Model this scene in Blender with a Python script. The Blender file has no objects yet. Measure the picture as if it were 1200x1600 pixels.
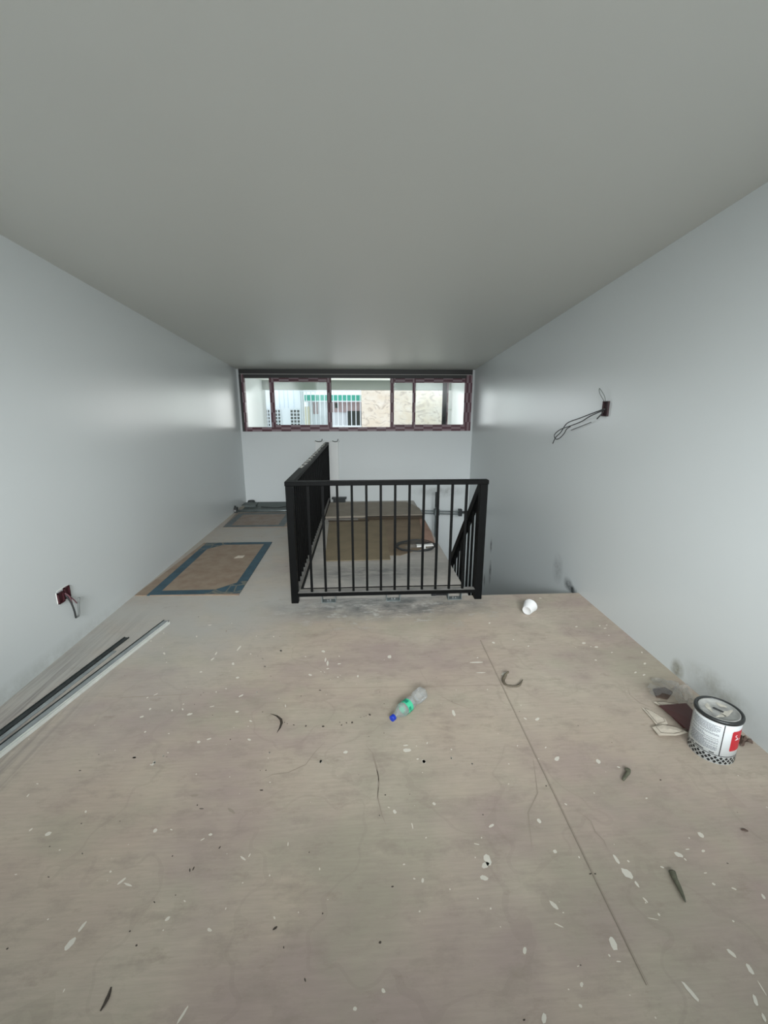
import bpy, bmesh, math, random
from mathutils import Vector, Matrix

# ------------------------------------------------------------------ camera, world, light
S = bpy.context.scene
COL = S.collection
F_PX = 665.0
PITCH = math.atan(162.5 / F_PX)
YAW = math.atan(37 * math.cos(PITCH) / F_PX)
cam_d = bpy.data.cameras.new('camera')
cam_d.sensor_fit = 'HORIZONTAL'
cam_d.sensor_width = 36.0
cam_d.lens = F_PX / 1200.0 * 36.0
cam_d.clip_start = 0.02
cam = bpy.data.objects.new('camera', cam_d)
COL.objects.link(cam)
cam.location = (0, 0, 1.5)
cam.rotation_euler = (math.pi / 2 - PITCH, 0, -YAW)
S.camera = cam

w = bpy.data.worlds.new('daylight')
S.world = w
w.use_nodes = True
bg = w.node_tree.nodes['Background']
bg.inputs['Color'].default_value = (0.86, 0.94, 1.0, 1)
bg.inputs['Strength'].default_value = 1.4

def area(name, loc, rot, sx, sy, power, color):
    l = bpy.data.lights.new(name, 'AREA')
    l.shape = 'RECTANGLE'; l.size = sx; l.size_y = sy
    l.energy = power; l.color = color
    o = bpy.data.objects.new(name, l); COL.objects.link(o)
    o.location = loc; o.rotation_euler = rot
    return o
# daylight falling in through the high opening in the wall behind the photographer:
# added area lamps stand in for bright sky, aimed and powered to suit the room
def sky_lamp(elev, az, power, color=(0.94, 0.98, 1.0), dist=3.2):
    e, a = math.radians(elev), math.radians(az)
    d = Vector((math.cos(e) * math.sin(a), math.cos(e) * math.cos(a), -math.sin(e)))
    o = area('sky_lamp', Vector((.15, -1.1, 1.7)) - d * dist, (math.pi / 2 - e, 0, -a), 2.4, 1.6, power, color)
    o.data.spread = math.radians(70)
sky_lamp(15, 0, 60)
sky_lamp(25, 0, 68)
sky_lamp(9, -40, 30)
sky_lamp(9, 38, 24)
sky_lamp(24, 38, 20)
# added area lamp boosting the daylight on the balcony behind the far window
area('balcony_fill_lamp', (0, 8.62, 1.45), (math.radians(-90), 0, 0), 3.3, 0.7, 20, (0.97, 0.99, 1.0))

S.view_settings.view_transform = 'Standard'
S.view_settings.look = 'None'
S.view_settings.gamma = 1.0
S.view_settings.exposure = 0.0
S.view_settings.use_curve_mapping = False

random.seed(7)
PI = math.pi

# ------------------------------------------------------------------ materials
def lin(c):
    return tuple((v / 12.92 if v <= 0.04045 else ((v + 0.055) / 1.055) ** 2.4) for v in c)
def rgb(r, g, b):
    return lin((r / 255, g / 255, b / 255)) + (1,)

def mat(name, col, rough=0.5, metal=0.0, bump=0.0, bscale=40, var=0.0, vscale=8, spec=0.5, trans=0.0, alpha=1.0):
    m = bpy.data.materials.new(name); m.use_nodes = True
    nt = m.node_tree; b = nt.nodes['Principled BSDF']
    b.inputs['Base Color'].default_value = col
    b.inputs['Roughness'].default_value = rough
    b.inputs['Metallic'].default_value = metal
    b.inputs['Specular IOR Level'].default_value = spec
    b.inputs['Transmission Weight'].default_value = trans
    b.inputs['Alpha'].default_value = alpha
    tc = nt.nodes.new('ShaderNodeTexCoord')
    if var > 0:
        n = nt.nodes.new('ShaderNodeTexNoise'); n.inputs['Scale'].default_value = vscale; n.inputs['Detail'].default_value = 5
        nt.links.new(tc.outputs['Object'], n.inputs['Vector'])
        r = nt.nodes.new('ShaderNodeMapRange'); r.inputs[1].default_value = 0.3; r.inputs[2].default_value = 0.7
        r.inputs[3].default_value = 1 - var; r.inputs[4].default_value = 1 + var
        nt.links.new(n.outputs['Fac'], r.inputs[0])
        mx = nt.nodes.new('ShaderNodeVectorMath'); mx.operation = 'SCALE'
        mx.inputs[0].default_value = col[:3]
        nt.links.new(r.outputs[0], mx.inputs['Scale'])
        nt.links.new(mx.outputs[0], b.inputs['Base Color'])
    if bump > 0:
        n = nt.nodes.new('ShaderNodeTexNoise'); n.inputs['Scale'].default_value = bscale; n.inputs['Detail'].default_value = 3
        nt.links.new(tc.outputs['Object'], n.inputs['Vector'])
        bp = nt.nodes.new('ShaderNodeBump'); bp.inputs['Strength'].default_value = bump; bp.inputs['Distance'].default_value = 0.01
        nt.links.new(n.outputs['Fac'], bp.inputs['Height'])
        nt.links.new(bp.outputs[0], b.inputs['Normal'])
    return m

class NT:
    """small helper for building node graphs"""
    def __init__(s, m):
        s.nt = m.node_tree; s.b = s.nt.nodes['Principled BSDF']
        s.tc = s.nt.nodes.new('ShaderNodeTexCoord')
    def n(s, t, **kw):
        x = s.nt.nodes.new(t)
        for k, v in kw.items(): setattr(x, k, v)
        return x
    def l(s, a, b): s.nt.links.new(a, b)
    def mapping(s, scale=(1, 1, 1), loc=(0, 0, 0)):
        m = s.n('ShaderNodeMapping'); m.inputs['Scale'].default_value = scale; m.inputs['Location'].default_value = loc
        s.l(s.tc.outputs['Object'], m.inputs['Vector']); return m.outputs[0]
    def noise(s, vec, scale, detail=4, rough=0.55):
        x = s.n('ShaderNodeTexNoise'); x.inputs['Scale'].default_value = scale
        x.inputs['Detail'].default_value = detail; x.inputs['Roughness'].default_value = rough
        s.l(vec, x.inputs['Vector']); return x.outputs['Fac']
    def rng(s, v, a, b, c, d):
        x = s.n('ShaderNodeMapRange')
        for i, q in enumerate((a, b, c, d)): x.inputs[i + 1].default_value = q
        s.l(v, x.inputs[0]); return x.outputs[0]
    def mul(s, a, b, op='MULTIPLY'):
        x = s.n('ShaderNodeMath', operation=op)
        for i, q in enumerate((a, b)):
            if isinstance(q, (int, float)): x.inputs[i].default_value = q
            else: s.l(q, x.inputs[i])
        return x.outputs[0]
    def mix(s, fac, a, b):
        x = s.n('ShaderNodeMix', data_type='RGBA')
        if isinstance(fac, (int, float)): x.inputs[0].default_value = fac
        else: s.l(fac, x.inputs[0])
        for i, q in ((6, a), (7, b)):
            if isinstance(q, tuple): x.inputs[i].default_value = q
            else: s.l(q, x.inputs[i])
        return x.outputs[2]
    def blob(s, c, r):
        """1 inside an ellipsoid (centre c, radii r), 0 outside, soft edge"""
        m = s.n('ShaderNodeMapping')
        m.inputs['Scale'].default_value = tuple(1 / q for q in r)
        m.inputs['Location'].default_value = tuple(-a / q for a, q in zip(c, r))
        s.l(s.tc.outputs['Object'], m.inputs['Vector'])
        ln = s.n('ShaderNodeVectorMath', operation='LENGTH'); s.l(m.outputs[0], ln.inputs[0])
        return s.rng(ln.outputs['Value'], 0.25, 1.0, 1.0, 0.0)

def floor_material():
    m = mat('bare_board_floor', rgb(176, 168, 156), 0.62); g = NT(m)
    big = g.noise(g.mapping((1, 1, 1)), 1.1, 4)
    mid = g.noise(g.mapping((1, 1, 1), (5, 2, 0)), 4.5, 5)
    grain = g.noise(g.mapping((3, 30, 3)), 3.0, 6, 0.65)
    c = g.mix(g.rng(big, .38, .62, 0, 1), rgb(187, 172, 155), rgb(190, 180, 163))
    c = g.mix(g.rng(mid, .35, .75, 0, .5), c, rgb(170, 150, 142))
    # large dull patches, some greenish, some purplish brown
    wide = g.noise(g.mapping((1, 1.4, 1), (3, 7, 0)), .9, 5, .6); wide2 = g.noise(g.mapping((1, 1.3, 1), (11, 2, 0)), 1.3, 6, .65)
    c = g.mix(g.rng(wide, .48, .62, 0, .8), c, rgb(166, 148, 142))
    c = g.mix(g.rng(wide2, .5, .66, 0, .7), c, rgb(164, 158, 140))
    dirt = g.noise(g.mapping((1.2, 2.2, 1), (4, 9, 0)), 5.5, 8, .72)
    c = g.mix(g.rng(dirt, .5, .68, 0, .45), c, rgb(140, 128, 116))
    # faint outlines of dried water
    ring = g.noise(g.mapping((1, 1, 1), (8, 1, 0)), 1.7, 3, .5)
    rr = g.mul(g.mul(g.mul(ring, .5, 'SUBTRACT'), 0, 'ABSOLUTE'), .006, 'LESS_THAN')
    c = g.mix(g.mul(rr, .11), c, rgb(124, 110, 98))
    c = g.mix(g.rng(grain, .35, .65, 0, .28), c, rgb(146, 136, 122))
    # greyer dusty ground towards the railing and left wall, lightened where little light reaches
    for ce, ra, f in (((-.1, 3.2, 0), (1.3, .42, 1), 1.0), ((-1.3, 4.6, 0), (1.1, 3.2, 1), .75), ((-1.9, 2.6, 0), (.55, 1.6, 1), .8), ((-1.2, 2.9, 0), (.9, .6, 1), .5)):
        k = g.mul(g.mul(g.blob(ce, ra), g.rng(mid, .3, .6, .55, 1.25)), f)
        c = g.mix(k, c, rgb(176, 174, 168))
    # streaks of dust and mortar running along the left wall
    st = g.noise(g.mapping((26, 1.1, 1)), 1.0, 7, .7)
    k = g.mul(g.blob((-1.72, 1.6, 0), (.34, 1.6, 1)), g.rng(st, .44, .60, 0, .75))
    c = g.mix(k, c, rgb(116, 112, 108))
    # mortar smears in front of the railing
    sm = g.noise(g.mapping((1.6, 3, 1)), 3.0, 6, .7)
    k = g.mul(g.blob((.2, 3.06, 0), (1.1, .30, 1)), g.rng(sm, .36, .60, .1, 1.0))
    c = g.mix(k, c, rgb(104, 105, 103))
    c = g.mix(g.mul(g.blob((.2, 2.95, 0), (1.2, .35, 1)), g.rng(dirt, .55, .62, 0, .6)), c, rgb(206, 204, 198))
    # scattered brown patches
    k = g.rng(g.noise(g.mapping((1, 2, 1), (9, 4, 0)), 6.5, 6, .7), .60, .78, 0, .5)
    c = g.mix(k, c, rgb(126, 110, 94))
    g.l(c, g.b.inputs['Base Color'])
    bp = g.n('ShaderNodeBump'); bp.inputs['Strength'].default_value = .12; bp.inputs['Distance'].default_value = .004
    g.l(grain, bp.inputs['Height']); g.l(bp.outputs[0], g.b.inputs['Normal'])
    return m

def slab_material():
    m = mat('dusty_concrete', rgb(140, 138, 134), 0.75); g = NT(m)
    a = g.noise(g.mapping(), 2.2, 5); b2 = g.noise(g.mapping((1, 2.2, 1)), 7, 6, .65)
    c = g.mix(g.rng(a, .35, .65, 0, 1), rgb(188, 182, 174), rgb(168, 165, 160))
    c = g.mix(g.rng(b2, .5, .75, 0, .5), c, rgb(206, 203, 196))
    k = g.mul(g.blob((.1, 3.75, 0), (1.1, .33, 1)), g.rng(b2, .35, .6, .2, 1))
    c = g.mix(k, c, rgb(124, 124, 121))
    g.l(c, g.b.inputs['Base Color'])
    return m

def wall_material(name, base, stains=(), rough=.28):
    m = mat(name, base, rough, spec=.5); g = NT(m)
    a = g.noise(g.mapping(), 1.6, 4); b2 = g.noise(g.mapping(), 14, 6, .7)
    c = g.mix(g.rng(a, .35, .65, 0, .06), base, tuple(v * .86 for v in base[:3]) + (1,))
    for ce, ra, col, f in stains:
        k = g.mul(g.mul(g.blob(ce, ra), g.rng(b2, .3, .6, .15, 1.2)), f)
        c = g.mix(k, c, col)
    g.l(c, g.b.inputs['Base Color'])
    return m

def tape_material(name, rot):
    """window profiles still wrapped in maroon and grey chequered protective tape"""
    m = mat(name, rgb(74, 44, 52), .45); g = NT(m)
    mp = g.n('ShaderNodeMapping'); mp.inputs['Scale'].default_value = rot; mp.inputs['Location'].default_value = (.3, .5, .45)
    g.l(g.tc.outputs['Object'], mp.inputs['Vector'])
    ck = g.n('ShaderNodeTexChecker'); ck.inputs['Scale'].default_value = 1.0
    ck.inputs['Color1'].default_value = rgb(80, 30, 44); ck.inputs['Color2'].default_value = rgb(136, 114, 120)
    g.l(mp.outputs[0], ck.inputs['Vector']); g.l(ck.outputs['Color'], g.b.inputs['Base Color'])
    return m

def stone_material():
    m = mat('pale_stone_render', rgb(226, 210, 190), .8); g = NT(m)
    a = g.noise(g.mapping((1, 1, 1.3)), 2.2, 6, .6)
    v = g.n('ShaderNodeTexNoise'); v.inputs['Scale'].default_value = 3.0; v.inputs['Distortion'].default_value = 2.5; v.inputs['Detail'].default_value = 4
    g.l(g.mapping((.8, 1, 1.4)), v.inputs['Vector'])
    c = g.mix(g.rng(a, .35, .65, 0, 1), rgb(236, 220, 198), rgb(246, 236, 222))
    c = g.mix(g.rng(v.outputs['Fac'], .52, .66, 0, .75), c, rgb(196, 180, 164))
    g.l(c, g.b.inputs['Base Color']); return m

def print_material(name, cx, cy, hx, hy, band, blue, inner, chamf):
    """board printed with a coloured border; centre and half sizes in metres, pattern in object space"""
    m = mat(name, inner, .55); g = NT(m)
    sp = g.n('ShaderNodeSeparateXYZ'); g.l(g.mapping((1, 1, 1), (-cx, -cy, 0)), sp.inputs[0])
    X, Y = sp.outputs[0], sp.outputs[1]
    ax = g.mul(X, 0, 'ABSOLUTE'); ay = g.mul(Y, 0, 'ABSOLUTE')
    dx = g.mul(hx, ax, 'SUBTRACT'); dy = g.mul(hy, ay, 'SUBTRACT')
    d = g.mul(dx, dy, 'MINIMUM')
    # chamfer in two opposite corners (front right, back left)
    s_ = g.mul(g.mul(X, Y, 'SUBTRACT'), 0, 'ABSOLUTE')
    dc = g.mul(hx + hy - chamf, s_, 'SUBTRACT')
    dc = g.mul(dc, .7)
    d2 = g.mul(d, dc, 'MINIMUM')
    inb = g.mul(g.mul(d, 0.0, 'GREATER_THAN'), g.mul(d2, band, 'LESS_THAN'))
    nz = g.noise(g.mapping(), 9, 5); nf = g.noise(g.mapping((1, 1, 1), (3, 3, 0)), 30, 4, .7)
    bl = g.mix(g.rng(nz, .35, .65, 0, 1), blue, tuple(v * 1.5 for v in blue[:3]) + (1,))
    # light scrolls in the chamfered corners
    sc = g.n('ShaderNodeTexVoronoi', feature='DISTANCE_TO_EDGE'); sc.inputs['Scale'].default_value = 11
    g.l(g.mapping(), sc.inputs['Vector'])
    k = g.mul(g.mul(sc.outputs['Distance'], .06, 'LESS_THAN'), g.mul(dc, band * .9, 'LESS_THAN'))
    bl = g.mix(g.mul(k, .8), bl, rgb(120, 118, 104))
    c = g.mix(g.rng(nz, .4, .65, 0, .55), inner, rgb(124, 98, 82))
    c = g.mix(g.rng(nf, .6, .75, 0, .35), c, rgb(96, 88, 76))
    c = g.mix(inb, c, bl)
    g.l(c, g.b.inputs['Base Color']); return m

WHITEP = rgb(214, 219, 219)
M = {}
M['floor'] = floor_material()
M['slab'] = slab_material()
M['wall_l'] = wall_material('satin_white_wall', WHITEP, [((-1.88, 1.0, .02), (.2, 2.6, .10), rgb(168, 172, 166), .5)])
dk = rgb(52, 56, 56)
M['wall_r'] = wall_material('satin_white_wall_scuffed', WHITEP, [
    ((1.8, 3.38, .0), (.3, .10, .07), dk, .7), ((1.8, 3.60, .06), (.3, .12, .16), dk, .3),
    ((1.8, 3.3, -.02), (.3, .10, .05), dk, 1.0),
    ((1.8, 2.07, .04), (.3, .06, .07), rgb(120, 116, 96), .8), ((1.8, 5.58, -.37), (.3, .05, .13), dk, .8), ((1.8, 5.55, -.75), (.3, .06, .20), dk, .9), ((1.8, 5.79, -.98), (.3, .05, .12), dk, .7),
    ((1.8, 1.8, .1), (.3, .25, .1), rgb(150, 150, 140), .5)])
M['wall_b'] = wall_material('white_wall_back', WHITEP, [((1.3, 6.9, .15), (.5, .3, .12), rgb(150, 154, 152), .6)], .45)
M['ceiling'] = wall_material('matt_ceiling', rgb(218, 219, 213), [], .5)
M['outer'] = mat('balcony_plaster', rgb(226, 230, 222), .8, var=.03, vscale=2)
M['beam'] = mat('balcony_beam_plaster', rgb(178, 184, 178), .8)
M['paint'] = mat('dried_white_paint', rgb(216, 211, 199), .5)
M['mark'] = mat('dark_spot', rgb(62, 54, 46), .6)
M['tan'] = mat('water_mark', rgb(156, 144, 130), .65)
M['seam'] = mat('board_joint', rgb(132, 122, 109), .8)
M['black'] = mat('black_powder_coat', rgb(4, 5, 5), .55, spec=.12, var=.25, vscale=12)
M['rail_lit_grey'] = mat('black_rail_lit_top', rgb(128, 126, 122), .8, var=.2, vscale=14)  # black bottom rails coloured grey for the light on their tops
M['gap'] = mat('joint_shadow_rubber', rgb(18, 17, 16), .9)
M['tape_h'] = tape_material('chequered_tape', (1 / .15, 0, 1 / .033))
M['tape_v'] = tape_material('chequered_tape_upright', (1 / .033, 0, 1 / .15))
M['dark_alu'] = mat('dark_aluminium', rgb(40, 40, 38), .5)
M['silicone'] = mat('pale_sealant', rgb(190, 186, 180), .6)
M['steel'] = mat('galvanised_steel', rgb(120, 128, 128), .4, .6, var=.2)
M['dullsteel'] = mat('dull_grey_metal', rgb(104, 112, 112), .5, .3, var=.25, vscale=20)
M['bright'] = mat('bright_screw', rgb(220, 220, 220), .25, .9)
M['brown_card'] = mat('brown_cardboard', rgb(130, 117, 94), .85, var=.12, vscale=5)
M['brown_card2'] = mat('darker_cardboard', rgb(128, 112, 92), .85, var=.12, vscale=4)
M['red_card'] = mat('reddish_board', rgb(164, 132, 116), .85, var=.15, vscale=6)
M['grey_card'] = mat('greyish_board', rgb(150, 141, 128), .85, var=.1, vscale=6)
M['edge_card'] = mat('cardboard_edge', rgb(66, 56, 44), .9)
M['maroon'] = mat('maroon_card', rgb(78, 46, 44), .5)
M['cream'] = mat('cream_paper', rgb(204, 194, 178), .7, var=.15, vscale=30)
M['creamline'] = mat('paper_print', rgb(110, 96, 84), .7)
M['white_pl'] = mat('white_plastic', rgb(204, 205, 204), .4)
M['darkbar'] = mat('dark_grey_profile', rgb(46, 51, 51), .6, 0, var=.3, vscale=18)
M['greybar'] = mat('grey_profile', rgb(142, 148, 148), .6, 0, var=.2, vscale=12)
M['whitebar'] = mat('white_profile', rgb(216, 218, 212), .5, var=.08, vscale=20)
M['box'] = mat('maroon_junction_box', rgb(66, 30, 36), .5)
M['box_in'] = mat('junction_box_inside', rgb(42, 26, 30), .7)
M['box_dark'] = mat('dark_junction_box', rgb(52, 34, 36), .6)
M['wire_dk'] = mat('dark_wire', rgb(50, 52, 52), .5)
M['wire_gr'] = mat('grey_wire', rgb(120, 124, 122), .5)
M['wire_rd'] = mat('reddish_wire', rgb(104, 72, 78), .5)
M['plaster'] = mat('rough_plaster', rgb(228, 228, 222), .9)
M['green_scrap'] = mat('grey_green_scrap', rgb(92, 92, 76), .6, var=.3, vscale=60)
M['brown_scrap'] = mat('brown_scrap', rgb(92, 76, 66), .7)
M['grey_strip'] = mat('dark_grey_board', rgb(92, 100, 98), .7, var=.15, vscale=5)
M['can_white'] = mat('can_label_white', rgb(232, 238, 240), .35)
M['can_black'] = mat('can_black', rgb(26, 28, 29), .4)
M['can_rim'] = mat('can_rim_black', rgb(48, 50, 50), .35, .2)
M['can_lid'] = mat('paint_smeared_lid', rgb(176, 176, 172), .42, .45, var=.28, vscale=22)
M['can_text'] = mat('can_small_print', rgb(128, 134, 142), .5)
M['can_red'] = mat('can_red_label', rgb(186, 36, 48), .4)
M['blue_cap'] = mat('blue_cap', rgb(22, 54, 170), .4)
M['green_lab'] = mat('green_label', rgb(70, 190, 146), .45)
M['green_dark'] = mat('green_label_print', rgb(18, 136, 108), .45)
M['teal'] = mat('teal_fascia', rgb(84, 190, 168), .6)
M['ext_white'] = mat('bright_white_render', rgb(240, 246, 250), .8)  # plain white render, one even base colour
M['ext_blue'] = mat('pale_blue_render', rgb(214, 228, 240), .8)
M['ext_cream'] = mat('cream_render', rgb(240, 232, 204), .8)
M['ext_mauve'] = mat('mauve_wall', rgb(186, 168, 168), .8)
M['ext_dark'] = mat('dark_opening', rgb(70, 76, 72), .8)
M['stone'] = stone_material()

def clear_material(name, tint, gloss, rough=.05, cloud=0.0):
    """clear thin film or glass: mostly see-through with a sheen"""
    m = bpy.data.materials.new(name); m.use_nodes = True; nt = m.node_tree
    nt.nodes.remove(nt.nodes['Principled BSDF']); out = nt.nodes['Material Output']
    t = nt.nodes.new('ShaderNodeBsdfTransparent'); t.inputs[0].default_value = tint
    gl = nt.nodes.new('ShaderNodeBsdfGlossy'); gl.inputs['Roughness'].default_value = rough
    fr = nt.nodes.new('ShaderNodeFresnel'); fr.inputs['IOR'].default_value = 1.45
    ad = nt.nodes.new('ShaderNodeMath'); ad.operation = 'ADD'; ad.inputs[1].default_value = gloss
    ad2 = nt.nodes.new('ShaderNodeMath'); ad2.operation = 'MULTIPLY'; ad2.inputs[1].default_value = .5 if cloud else 1.0
    nt.links.new(fr.outputs[0], ad2.inputs[0]); nt.links.new(ad2.outputs[0], ad.inputs[0])
    mx = nt.nodes.new('ShaderNodeMixShader')
    nt.links.new(ad.outputs[0], mx.inputs[0]); nt.links.new(t.outputs[0], mx.inputs[1]); nt.links.new(gl.outputs[0], mx.inputs[2])
    if cloud:
        df = nt.nodes.new('ShaderNodeBsdfDiffuse'); df.inputs[0].default_value = (.82, .85, .86, 1)
        m2 = nt.nodes.new('ShaderNodeMixShader'); m2.inputs[0].default_value = cloud
        nt.links.new(mx.outputs[0], m2.inputs[1]); nt.links.new(df.outputs[0], m2.inputs[2]); mx = m2
    nt.links.new(mx.outputs[0], out.inputs['Surface']); return m
M['glass'] = clear_material('window_glass', (.97, .985, .98, 1), .0)
M['pet'] = clear_material('clear_bottle_plastic', (.97, .985, .99, 1), .06, .18, .11)
M['film'] = clear_material('clear_film', (.99, .99, .985, 1), .0, .2, .10)

# ------------------------------------------------------------------ mesh helpers
def obj(name, bm, mats, parent=None, smooth=False, bevel=0):
    me = bpy.data.meshes.new(name)
    bmesh.ops.recalc_face_normals(bm, faces=bm.faces)
    bm.to_mesh(me); bm.free()
    if not isinstance(mats, (list, tuple)): mats = [mats]
    for m in mats: me.materials.append(m)
    if smooth:
        for p in me.polygons: p.use_smooth = True
    o = bpy.data.objects.new(name, me); COL.objects.link(o)
    if parent: o.parent = parent
    if bevel:
        b = o.modifiers.new('bevel', 'BEVEL'); b.width = bevel; b.segments = 2; b.limit_method = 'ANGLE'
    return o

def tag(o, label, cat, group=None, kind=None):
    o['label'] = label; o['category'] = cat
    if group: o['group'] = group
    if kind: o['kind'] = kind
    return o

def struct(o, label=None, cat=None):
    o['kind'] = 'structure'
    if label: o['label'] = label; o['category'] = cat
    return o

def thing(name, label, cat, loc=(0, 0, 0), rz=0, group=None):
    o = bpy.data.objects.new(name, None); COL.objects.link(o)
    o.empty_display_size = .1
    o.location = loc; o.rotation_euler = (0, 0, rz)
    return tag(o, label, cat, group)

def B(): return bmesh.new()

def box(bm, x0, x1, y0, y1, z0, z1, mi=0):
    v = [bm.verts.new((x, y, z)) for z in (z0, z1) for y in (y0, y1) for x in (x0, x1)]
    for f in ((0, 1, 3, 2), (4, 6, 7, 5), (0, 4, 5, 1), (2, 3, 7, 6), (0, 2, 6, 4), (1, 5, 7, 3)):
        bm.faces.new([v[i] for i in f]).material_index = mi
    return v

def prism(bm, pts, z0, z1, mi=0):
    n = len(pts)
    a = [bm.verts.new((p[0], p[1], z0)) for p in pts]; b = [bm.verts.new((p[0], p[1], z1)) for p in pts]
    bm.faces.new(a).material_index = mi; bm.faces.new(b).material_index = mi
    for i in range(n): bm.faces.new((a[i], a[(i + 1) % n], b[(i + 1) % n], b[i])).material_index = mi

def hexa(bm, lo, hi, mi=0):
    """8-cornered solid from two lists of four 3D points"""
    a = [bm.verts.new(p) for p in lo]; b = [bm.verts.new(p) for p in hi]
    bm.faces.new(a).material_index = mi; bm.faces.new(b).material_index = mi
    for i in range(4): bm.faces.new((a[i], a[(i + 1) % 4], b[(i + 1) % 4], b[i])).material_index = mi

def tube(bm, pts, r, seg=8, mi=0, caps=True):
    pts = [Vector(p) for p in pts]; n = len(pts); rs = r if isinstance(r, (list, tuple)) else [r] * n
    rings = []; up = Vector((0, 0, 1))
    for i, p in enumerate(pts):
        d = (pts[min(i + 1, n - 1)] - pts[max(i - 1, 0)]).normalized()
        s = d.cross(up)
        if s.length < 1e-3: s = d.cross(Vector((1, 0, 0)))
        s.normalize(); t = s.cross(d).normalized()
        rings.append([bm.verts.new(p + (s * math.cos(2 * PI * k / seg) + t * math.sin(2 * PI * k / seg)) * rs[i]) for k in range(seg)])
    for i in range(n - 1):
        for k in range(seg):
            bm.faces.new((rings[i][k], rings[i][(k + 1) % seg], rings[i + 1][(k + 1) % seg], rings[i + 1][k])).material_index = mi
    if caps:
        bm.faces.new(rings[0]).material_index = mi; bm.faces.new(rings[-1]).material_index = mi

def spline(pts, k=6):
    """Catmull-Rom through points"""
    P = [Vector(p) for p in pts]; P = [P[0] * 2 - P[1]] + P + [P[-1] * 2 - P[-2]]; out = []
    for i in range(1, len(P) - 2):
        a, b, c, d = P[i - 1:i + 3]
        for j in range(k):
            t = j / k
            out.append(.5 * ((2 * b) + (c - a) * t + (2 * a - 5 * b + 4 * c - d) * t * t + (3 * b - a - 3 * c + d) * t ** 3))
    out.append(P[-2]); return out

def lathe(bm, prof, seg=32, mi=0, mis=None, mod=None):
    """profile [(r, z)] about z"""
    rings = []
    for j, (r, z) in enumerate(prof):
        rings.append([bm.verts.new((max(r, 1e-4) * (mod(k / seg, z) if mod else 1) * math.cos(2 * PI * k / seg),
                                    max(r, 1e-4) * (mod(k / seg, z) if mod else 1) * math.sin(2 * PI * k / seg), z)) for k in range(seg)])
    for j in range(len(prof) - 1):
        for k in range(seg):
            bm.faces.new((rings[j][k], rings[j][(k + 1) % seg], rings[j + 1][(k + 1) % seg], rings[j + 1][k])).material_index = mis[j] if mis else mi

def ribbon(bm, pts, w, z, mi=0, taper=False):
    n = len(pts); L = []; R = []
    for i in range(n):
        a = Vector(pts[max(i - 1, 0)]); b = Vector(pts[min(i + 1, n - 1)]); d = (b - a).normalized(); s = Vector((-d.y, d.x))
        ww = w * (math.sin(PI * (i + .15) / (n - .7)) if taper else 1) * .5
        p = Vector(pts[i]); L.append(bm.verts.new((*(p + s * ww), z))); R.append(bm.verts.new((*(p - s * ww), z)))
    for i in range(n - 1): bm.faces.new((L[i], R[i], R[i + 1], L[i + 1])).material_index = mi

def crumple(bm, cx, cy, rx, ry, h, seed, z0=.002, n=14, fold=3.0):
    """crumpled sheet: a grid with folds"""
    rnd = random.Random(seed); g = []
    ph = [rnd.uniform(0, 6) for _ in range(8)]
    for i in range(n + 1):
        row = []
        for j in range(n + 1):
            u = i / n * 2 - 1; v = j / n * 2 - 1
            k = 1 + .25 * math.sin(3 * math.atan2(v, u) + ph[0]) + .1 * math.sin(7 * math.atan2(v, u) + ph[1])
            z = abs(math.sin(fold * u + ph[2] + 1.3 * v) * math.cos(fold * v * 1.2 + ph[3] + u)) + rnd.uniform(-.25, .25)
            e = max(0, 1 - .55 * (u * u + v * v))
            row.append(bm.verts.new((cx + rx * u * k, cy + ry * v * k, z0 + max(0, z) * h * e + rnd.uniform(0, .15) * h)))
        g.append(row)
    for i in range(n):
        for j in range(n):
            a, b, c, d = g[i][j], g[i + 1][j], g[i + 1][j + 1], g[i][j + 1]
            bm.faces.new((a, b, c)); bm.faces.new((a, c, d))
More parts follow.
